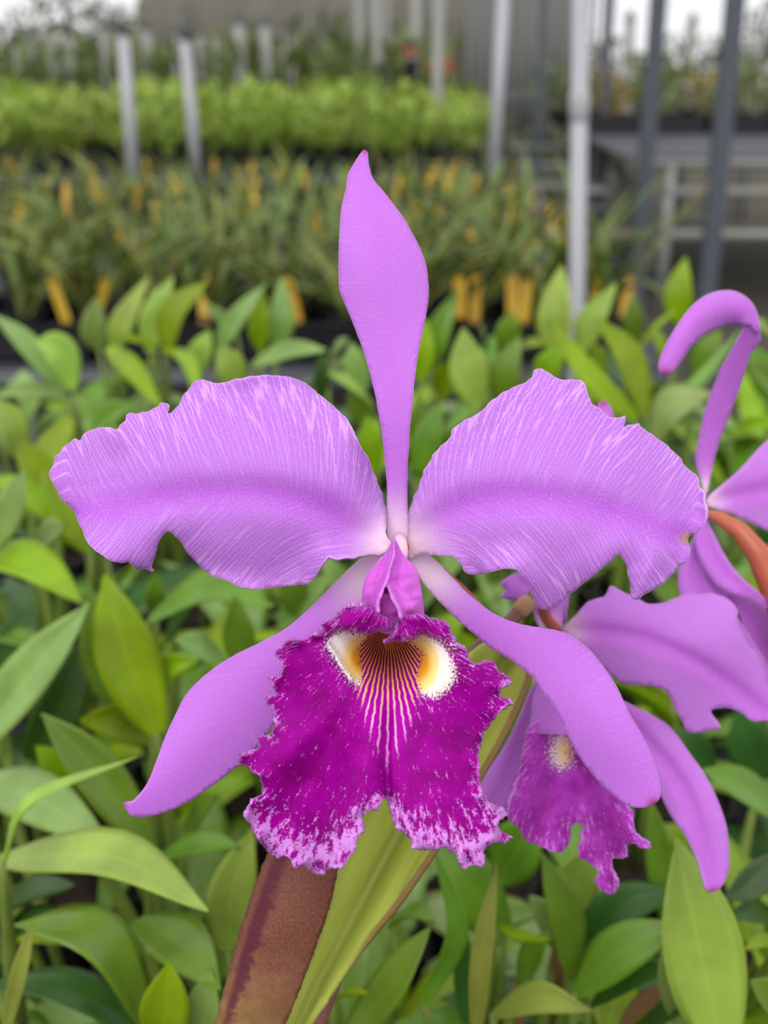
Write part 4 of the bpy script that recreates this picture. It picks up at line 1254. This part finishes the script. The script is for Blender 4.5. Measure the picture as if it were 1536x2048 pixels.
def lip_paint(p2, ed):
    x, y = p2[:, 0], p2[:, 1]
    wh = np.maximum(soft(p2, EYE_L, 22), soft(p2, EYE_R, 24))
    # orange deepens towards the throat side of each eye
    yl = np.clip(1 - np.hypot((x - (460 + 655 / 2.4774)) / 44, (y - (1050 + 660 / 2.4774)) / 52), 0, 1)
    yr = np.clip(1 - np.hypot((x - (460 + 925 / 2.4774)) / 52, (y - (1050 + 690 / 2.4774)) / 66), 0, 1)
    ye = np.clip(1.5 * np.maximum(yl, yr), 0, 1)
    low = np.clip((y - 1560) / 130, 0, 1)
    lob = np.clip(1.25 - ed / 80, 0, 1) * low
    topedge = np.clip(1 - ed / 26, 0, 1) * 0.55
    ringed = np.clip(1 - np.minimum(seg_dist(p2, EYE_L, True)[0], seg_dist(p2, EYE_R, True)[0]) / 55, 0, 1) * 0.38 * (y > 1290)
    pale = np.clip(lob * 1.0 + topedge + ringed + 0.15 * low, 0, 1)
    pale = pale + 0.0 * x
    an = np.arctan2(x - AP[0], np.maximum(y - AP[1], 2)); r = np.hypot(x - AP[0], y - AP[1]) / 100
    lim = np.interp(np.abs(an), [0, 0.16, 0.3, 0.55, 0.9, 1.25], [2.95, 2.3, 1.75, 1.3, 0.8, 0.5])
    smk = np.clip(0.5 + (lim - r) / 0.9, 0, 1) * (np.abs(an) < 1.3)
    smk = np.where(wh > 0.5, np.minimum(smk, 0.2), smk)
    return {'pig': np.stack([wh, ye, pale], 1), 'fan': np.stack([an, r, smk], 1)}


sheet('lip', fl, M['lip'], SK, SKM, 3.6, lip_depth, thick=0.0009, extra=lip_paint, jit=3.0, jfreq=0.42, seed=55)

# frilled upper lobes curling over the throat
LBL = cr(*LO, [(450, 490), (470, 475), (510, 465), (540, 430), (580, 410), (640, 402), (700, 405), (740, 430), (780, 452), (802, 472), (806, 498), (788, 518), (766, 516), (740, 524), (690, 545), (640, 538), (560, 525), (500, 552), (470, 575), (452, 545), (460, 520)])
LBR = cr(*LO, [(765, 572), (758, 580), (775, 586), (800, 580), (860, 580), (900, 570), (950, 548), (1020, 565), (1070, 610), (1100, 640), (1130, 620), (1120, 560), (1095, 530), (1085, 495), (1040, 470), (1000, 460), (960, 440), (920, 440), (870, 450), (822, 478), (816, 510), (795, 545)])


def lobe_depth(x, y, t, s, e):
    dx = x - TH[0]
    d = D0 - 0.0275 + 0.010 * np.clip(np.abs(dx) / 230, 0, 1.3) ** 2 + 0.006 * np.clip((1240 - y) / 40, 0, 1) ** 2
    ed = np.clip(1 - e / 12, 0, 1)
    d = d + 0.0035 * ed ** 1.5 + 0.0014 * N3(x / 14.0, y / 14.0)
    d = d - 0.003 * np.exp(-((x - 777) / 16) ** 2 - ((y - 1255) / 22) ** 2)
    return d


def lobe_paint(p2, ed):
    x, y = p2[:, 0], p2[:, 1]; z = 0 * x
    pale = np.clip(1 - ed / 12, 0, 1) * 0.6 + 0.2
    low = np.clip((y - (1050 + 515 / 2.4774)) / 26, 0, 1) * (np.abs(x - 780) > 42) * 0.4
    return {'pig': np.stack([low, z, pale], 1), 'fan': np.stack([np.arctan2(x - AP[0], y - AP[1] + 80), np.hypot(x - AP[0], y - AP[1]) / 100, z], 1)}


sheet('lip_lobe', fl, M['lip'], LBL, cr(*LO, [(470, 520), (640, 460), (790, 490)]), 3.4, lobe_depth, thick=0.0009, extra=lobe_paint, jit=2.2, jfreq=0.42, seed=61)
sheet('lip_lobe', fl, M['lip'], LBR, cr(*LO, [(790, 550), (930, 500), (1110, 590)]), 3.4, lobe_depth, thick=0.0009, extra=lobe_paint, jit=2.2, jfreq=0.42, seed=62)

# ---- second flower, behind at the lower right
BO = (900, 560, 1.588)
DB = 0.372
fb = empty('flower', tuple(P(1120, 1262, DB) - oroot_p), orchid)
fb['label'] = 'lilac flower behind, lip seen partly'


def back_depth(d0, bow, w, tip=0.0, nn=N2):
    return lambda x, y, t, s, e: d0 - bow * np.sin(np.clip(t, 0, 1) * np.pi * 0.8) + 0.004 * (s / w) ** 2 + 0.0016 * np.exp(-(s / 14) ** 2) + 0.0022 * nn(x / 50.0, y / 50.0) + tip * t ** 2


sheet('petal', fb, M['petal_back'], cr(*BO, [(355, 1115), (400, 1060), (440, 1020), (490, 1005), (510, 970), (540, 985), (590, 1010), (630, 1030), (690, 1020), (740, 1000), (790, 995), (860, 1000), (910, 1040), (915, 1090), (940, 1150), (980, 1200), (1010, 1290), (1030, 1385), (960, 1400), (920, 1370), (870, 1360), (830, 1370), (860, 1420), (830, 1430), (760, 1440), (745, 1420), (720, 1370), (690, 1310), (640, 1290), (560, 1285), (520, 1265), (470, 1220), (420, 1160), (380, 1130)]),
      cr(*BO, [(360, 1120), (480, 1115), (620, 1140), (780, 1210), (900, 1290), (1010, 1380)]), 9, back_depth(DB, 0.012, 120), jit=1.5, seed=71, base_pt=(1125, 1262), base_r=40)
sheet('petal', fb, M['petal_back'], [(1122, 1258), (1075, 1222), (1035, 1203), (998, 1195), (1010, 1182), (1000, 1166), (1025, 1150), (1050, 1140), (1062, 1090), (1110, 1090), (1140, 1150), (1135, 1220)],
      [(1125, 1255), (1080, 1190), (1030, 1150)], 9, back_depth(DB + 0.004, 0.004, 60), jit=2.0, seed=72)
sheet('dorsal_sepal', fb, M['petal_back'], [(1082, 1258), (1066, 1215), (1075, 1150), (1090, 1050), (1120, 950), (1160, 870), (1192, 830), (1200, 803), (1213, 803), (1228, 832), (1218, 900), (1180, 1000), (1140, 1100), (1125, 1200), (1122, 1260)],
      [(1105, 1258), (1100, 1130), (1150, 960), (1206, 805)], 9, back_depth(DB + 0.002, 0.003, 50), seed=73, base_pt=(1100, 1260), base_r=30, tip_pt=(1206, 800), tip_r=14)
sheet('lateral_sepal', fb, M['petal_back'], cr(*BO, [(480, 1300), (580, 1350), (640, 1380), (700, 1420), (760, 1500), (810, 1570), (850, 1650), (880, 1740), (888, 1830), (885, 1880), (860, 1930), (825, 1945), (810, 1920), (790, 1850), (750, 1770), (700, 1700), (660, 1620), (600, 1500), (540, 1420), (430, 1280), (370, 1130), (420, 1180)]),
      cr(*BO, [(370, 1140), (500, 1340), (640, 1480), (760, 1650), (840, 1930)]), 9, back_depth(DB + 0.001, 0.004, 80, -0.012), seed=74, tip_pt=(1424, 1783), tip_r=10)
sheet('lateral_sepal', fb, M['petal_back'], cr(*BO, [(350, 1120), (300, 1200), (270, 1280), (245, 1330), (230, 1370), (200, 1430), (160, 1500), (110, 1570), (95, 1600), (110, 1640), (140, 1670), (180, 1675), (200, 1620), (230, 1540), (245, 1440), (265, 1370), (290, 1310), (340, 1230), (370, 1140)]),
      cr(*BO, [(355, 1130), (270, 1320), (215, 1500), (140, 1660)]), 9, back_depth(DB + 0.004, 0.004, 60, -0.006), seed=75)
sheet('lip_tube', fb, M['petal_back'], cr(*BO, [(340, 1130), (300, 1230), (262, 1330), (258, 1380), (255, 1430), (310, 1440), (380, 1440), (420, 1400), (400, 1280), (370, 1150)]),
      cr(*BO, [(350, 1130), (330, 1280), (330, 1440)]), 8, lambda x, y, t, s, e: DB - 0.004 - 0.016 * t - 0.006 * np.cos(np.clip(s / 50, -1.5, 1.5)), seed=76)
BE = np.array(cr(*BO, [(310, 1500), (325, 1450), (365, 1430), (395, 1480), (390, 1540), (350, 1560), (320, 1540)]))
BA = cr(*BO, [(380, 1400)])[0]


def lip_b_paint(p2, ed):
    x, y = p2[:, 0], p2[:, 1]
    wh = soft(p2, BE, 30) * 0.8
    ye = 0.35 * np.clip(1.2 - np.hypot((x - 1135) / 34, (y - 1500) / 45), 0, 1)
    pale = np.clip(1 - ed / 60, 0, 1) * 0.8 - 0.1
    an = np.arctan2(x - BA[0], y - BA[1] + 30); r = np.hypot(x - BA[0], y - BA[1]) / 100
    return {'pig': np.stack([wh, ye, pale], 1), 'fan': np.stack([an, r, 0 * x], 1)}


def lip_b_depth(x, y, t, s, e):
    th = np.arctan2(x - BA[0], y - BA[1] + 30)
    return DB - 0.026 - 0.006 * t + 0.012 * np.exp(-((x - BA[0]) / 50) ** 2 - ((y - BA[1] - 40) / 60) ** 2) + 0.004 * np.sin(th * 10) * np.clip(t, 0, 1) + 0.002 * N1(x / 14.0, y / 14.0) * np.clip(1 - e / 30, 0, 1)


sheet('lip', fb, M['lip_far'], cr(*BO, [(250, 1420), (320, 1400), (380, 1420), (430, 1440), (500, 1520), (540, 1600), (575, 1680), (585, 1690), (590, 1750), (640, 1795), (610, 1805), (580, 1790), (560, 1800), (560, 1835), (530, 1835), (510, 1850), (520, 1890), (535, 1920), (520, 1950), (490, 1945), (460, 1910), (470, 1880), (440, 1850), (410, 1830), (415, 1770), (420, 1730), (390, 1735), (380, 1790), (350, 1820), (320, 1815), (290, 1800), (240, 1780), (215, 1740), (185, 1710), (190, 1650), (215, 1580), (230, 1500)]),
      cr(*BO, [(380, 1400), (400, 1560), (400, 1740)]), 5, lip_b_depth, thick=0.0009, extra=lip_b_paint, jit=2.2, jfreq=0.4, seed=77)

# ---- third flower at the right edge, seen from behind and from the side
DC = 0.395
fc = empty('flower', tuple(P(1415, 1020, DC) - oroot_p), orchid)
fc['label'] = 'lilac flower turned away, top sepal curled over'


def fold_depth(x, y, t, s, e):
    return DC - 0.02 * np.clip((980 - y) / 330, 0, 1) ** 2 + 0.004 * (s / 40) ** 2


sheet('dorsal_sepal', fc, M['petal_back'], [(1412, 990), (1400, 955), (1391, 925), (1393, 900), (1405, 840), (1420, 790), (1445, 730), (1468, 690), (1488, 655), (1500, 632), (1513, 630), (1521, 655), (1520, 684), (1500, 712), (1482, 770), (1460, 830), (1440, 880), (1425, 935)],
      [(1412, 988), (1420, 880), (1455, 770), (1510, 635)], 8, fold_depth, seed=81, base_pt=(1412, 985), base_r=34)


def curl_depth(x, y, t, s, e):
    u = np.clip((1515 - x) / 190, 0, 1)
    return DC - 0.019 - 0.016 * np.sin(u * 1.6) + 0.010 * (s / 45) ** 2 * (1 - 0.5 * u) + 0.001 * N1(x / 60.0, y / 60.0)


sheet('sepal_fold', fc, M['petal_back'], [(1521, 660), (1514, 622), (1496, 596), (1466, 581), (1430, 583), (1400, 597), (1375, 621), (1350, 656), (1330, 691), (1317, 725), (1318, 742), (1330, 750), (1346, 744), (1366, 719), (1386, 690), (1411, 669), (1441, 656), (1470, 651), (1490, 653), (1502, 650), (1514, 668)],
      [(1516, 650), (1490, 618), (1440, 616), (1385, 652), (1328, 742)], 8, curl_depth, seed=82, tip_pt=(1330, 745), tip_r=12)
sheet('petal', fc, M['petal_back'], [(1413, 1002), (1440, 975), (1480, 940), (1536, 880), (1590, 850), (1650, 900), (1640, 1060), (1590, 1085), (1536, 1062), (1490, 1040), (1450, 1022), (1416, 1012)],
      [(1413, 1008), (1480, 990), (1560, 975), (1640, 980)], 9, back_depth(DC, -0.006, 100, 0.02), seed=83, base_pt=(1412, 1006), base_r=34)
MB().tube([P(1412, 1026, DC), P(1440, 1036, DC - 0.004), P(1480, 1062, DC - 0.008), P(1515, 1105, DC - 0.01), P(1545, 1175, DC - 0.008), P(1580, 1290, DC), P(1620, 1450, DC)], [0.0013, 0.0022, 0.003, 0.0038, 0.0042, 0.0034, 0.0028], 12).build('pedicel', M['pedicel'], fc, True)
sheet('lateral_sepal', fc, M['petal_back'], [(1412, 1030), (1418, 1050), (1435, 1083), (1460, 1127), (1486, 1158), (1530, 1196), (1550, 1225), (1498, 1196), (1467, 1187), (1442, 1180), (1416, 1152), (1397, 1114), (1388, 1076), (1390, 1050), (1400, 1032)],
      [(1408, 1032), (1420, 1100), (1460, 1155), (1545, 1220)], 8, back_depth(DC - 0.004, 0.006, 50), seed=84)
sheet('lateral_sepal', fc, M['petal_back'], cr(*BO, [(800, 770), (765, 840), (735, 900), (725, 935), (727, 985), (755, 1050), (800, 1100), (860, 1160), (900, 1250), (960, 1310), (1005, 1340), (1020, 1250), (960, 1140), (900, 1050), (865, 990), (830, 930), (815, 850)]),
      cr(*BO, [(805, 780), (780, 950), (850, 1090), (940, 1230), (1005, 1335)]), 8, back_depth(DC - 0.001, 0.004, 60), seed=85)
sheet('petal', fc, M['petal_back'], cr(*BO, [(860, 985), (900, 995), (1000, 1035), (1040, 1060), (1040, 1260), (990, 1210), (950, 1140), (920, 1060)]),
      cr(*BO, [(870, 990), (950, 1080), (1030, 1220)]), 8, back_depth(DC + 0.002, 0.002, 60, 0.01), seed=86)

# ---- stalks
pd = [P(600, 2150, 0.352), P(700, 1880, 0.350), P(820, 1560, 0.346), P(938, 1322, 0.342), P(990, 1275, 0.343), P(1045, 1216, 0.346), P(1085, 1178, 0.350), P(1120, 1160, 0.358)]
MB().tube(bez(pd, 30), 0.0021, 12).build('flower_stalk', M['peduncle'], orchid, True)
nodep = P(1047, 1214, 0.346); dirn = np.array(pd[6]) - np.array(pd[4]); dirn /= np.linalg.norm(dirn)
MB().tube([nodep - dirn * 0.003, nodep - dirn * 0.0012, nodep + dirn * 0.0012, nodep + dirn * 0.003], [0.0021, 0.0027, 0.0027, 0.0021], 12).build('stalk_node', M['node'], orchid, True)
MB().tube(bez([P(1000, 1268, 0.344), P(930, 1190, 0.335), P(850, 1120, 0.318), P(800, 1090, 0.300)], 14), [0.0018] * 14, 10).build('pedicel', M['pedicel'], orchid, True)
MB().tube(bez([P(1085, 1178, 0.350), P(1090, 1230, 0.368), P(1115, 1262, 0.376)], 8), [0.0018] * 8, 10).build('pedicel', M['pedicel'], orchid, True)
MB().tube(bez([P(620, 2330, 0.35), P(1100, 2330, 0.37), P(1600, 2150, 0.39), P(1690, 1800, 0.395), P(1620, 1445, 0.395)], 24), [0.0024] * 24, 10).build('flower_stalk', M['peduncle'], orchid, True)

# ---- its leaf and the brown sheath
def oleaf_mat():
    m, nt, b = new_mat('yellow_green_orchid_leaf')
    _, t, s, e = attr(nt, 'fld'); pv, px, py, _ = attr(nt, 'pos')
    n = noise(nt, comb(nt, mathn(nt, 'MULTIPLY', s, 3.0), mathn(nt, 'MULTIPLY', t, 2.0)), 1.5, 4, 0.6)
    c = mixc(nt, smooth(nt, n, 0.3, 0.7), rgb(158, 172, 66), rgb(186, 196, 88))
    c = mixc(nt, mathn(nt, 'MULTIPLY', mathn(nt, 'SUBTRACT', 1.0, smooth(nt, mathn(nt, 'ABSOLUTE', s), 0.02, 0.22)), 0.5), c, rgb(128, 142, 66))
    n2 = noise(nt, pv, 9.0, 5, 0.65)
    c = mixc(nt, mathn(nt, 'MULTIPLY', n2, 0.2), c, rgb(190, 196, 110))
    c = mixc(nt, mathn(nt, 'MULTIPLY', mathn(nt, 'MULTIPLY', smooth(nt, s, 0.3, 0.5), mathn(nt, 'SUBTRACT', 1.0, smooth(nt, e, 0.03, 0.10))), 0.9), c, rgb(136, 100, 62))
    nt.links.new(c, b.inputs['Base Color']); b.inputs['Roughness'].default_value = 0.5; b.inputs['Specular IOR Level'].default_value = 0.3
    return m


def sheath_mat():
    m, nt, b = new_mat('brown_purple_sheath')
    _, t, s, e = attr(nt, 'fld'); pv, px, py, _ = attr(nt, 'pos')
    n = noise(nt, pv, 4.0, 5, 0.7)
    n2 = noise(nt, pv, 16.0, 4, 0.7)
    c = mixc(nt, smooth(nt, mathn(nt, 'ADD', t, mathn(nt, 'MULTIPLY', mathn(nt, 'SUBTRACT', n, 0.5), 0.5)), 0.1, 0.62), rgb(142, 124, 58), rgb(108, 62, 52))
    c = mixc(nt, mathn(nt, 'MULTIPLY', smooth(nt, n2, 0.4, 0.66), 0.5), c, rgb(146, 98, 70))
    band = mathn(nt, 'MULTIPLY', smooth(nt, mathn(nt, 'ADD', mathn(nt, 'MULTIPLY', s, -1.0), mathn(nt, 'MULTIPLY', mathn(nt, 'SUBTRACT', n, 0.5), 0.7)), 0.28, 0.46), smooth(nt, t, 0.22, 0.4))
    band = mathn(nt, 'MULTIPLY', band, smooth(nt, e, 0.08, 0.22))
    c = mixc(nt, mathn(nt, 'MULTIPLY', band, 0.9), c, rgb(84, 26, 46))
    c = mixc(nt, mathn(nt, 'MULTIPLY', smooth(nt, t, 0.72, 0.9), 0.45), c, rgb(88, 38, 44))
    nt.links.new(c, b.inputs['Base Color']); b.inputs['Roughness'].default_value = 0.6; b.inputs['Specular IOR Level'].default_value = 0.25
    bn = nd(nt, 'ShaderNodeBump'); bn.inputs['Strength'].default_value = 0.35; bn.inputs['Distance'].default_value = 0.0008
    nt.links.new(n2, bn.inputs['Height']); nt.links.new(bn.outputs[0], b.inputs['Normal'])
    return m


YL = [(500, 2300), (560, 2120), (582, 2050), (625, 1920), (655, 1830), (672, 1755), (692, 1700), (720, 1625), (765, 1550), (850, 1420), (930, 1325), (985, 1285), (1035, 1290), (1058, 1340), (1040, 1400), (1000, 1480), (960, 1550), (900, 1650), (860, 1712), (800, 1800), (720, 1900), (660, 1985), (608, 2056), (560, 2140), (520, 2300)]
YM = [(512, 2290), (580, 2090), (640, 1960), (730, 1790), (800, 1660), (900, 1490), (1010, 1320)]
sheet('leaf', orchid, oleaf_mat(), YL, YM, 9, lambda x, y, t, s, e: 0.330 + 0.004 * np.exp(-(s / 14) ** 2) - 0.012 * np.clip(np.abs(s) / 90, 0, 1.2) ** 1.6 + 0.008 * t, thick=0.0016, jit=0.6, seed=91)
BL = [(350, 2320), (410, 2120), (428, 2052), (455, 1950), (480, 1860), (510, 1770), (535, 1705), (560, 1650), (620, 1585), (700, 1600), (692, 1650), (676, 1740), (660, 1812), (630, 1900), (592, 2000), (562, 2070), (520, 2180), (470, 2320)]
BMr = [(410, 2310), (490, 2080), (560, 1880), (605, 1740), (640, 1600)]
sh = sheet('sheath', orchid, sheath_mat(), BL, BMr, 8, lambda x, y, t, s, e: 0.322 - 0.010 * np.sqrt(np.clip(1.2 - (s / 90) ** 2, 0.05, 2)) + 0.0006 * N3(x / 30, y / 30), thick=0.0016, jit=1.2, jfreq=0.3, seed=92)
sh['label'] = 'brown purple sheath'
bulb(orchid, oroot_p + np.array([0.01, 0, 0.1]), P(512, 2285, 0.334), 0.009)
bulb(orchid, oroot_p + np.array([-0.015, 0, 0.1]), P(415, 2300, 0.322), 0.009)
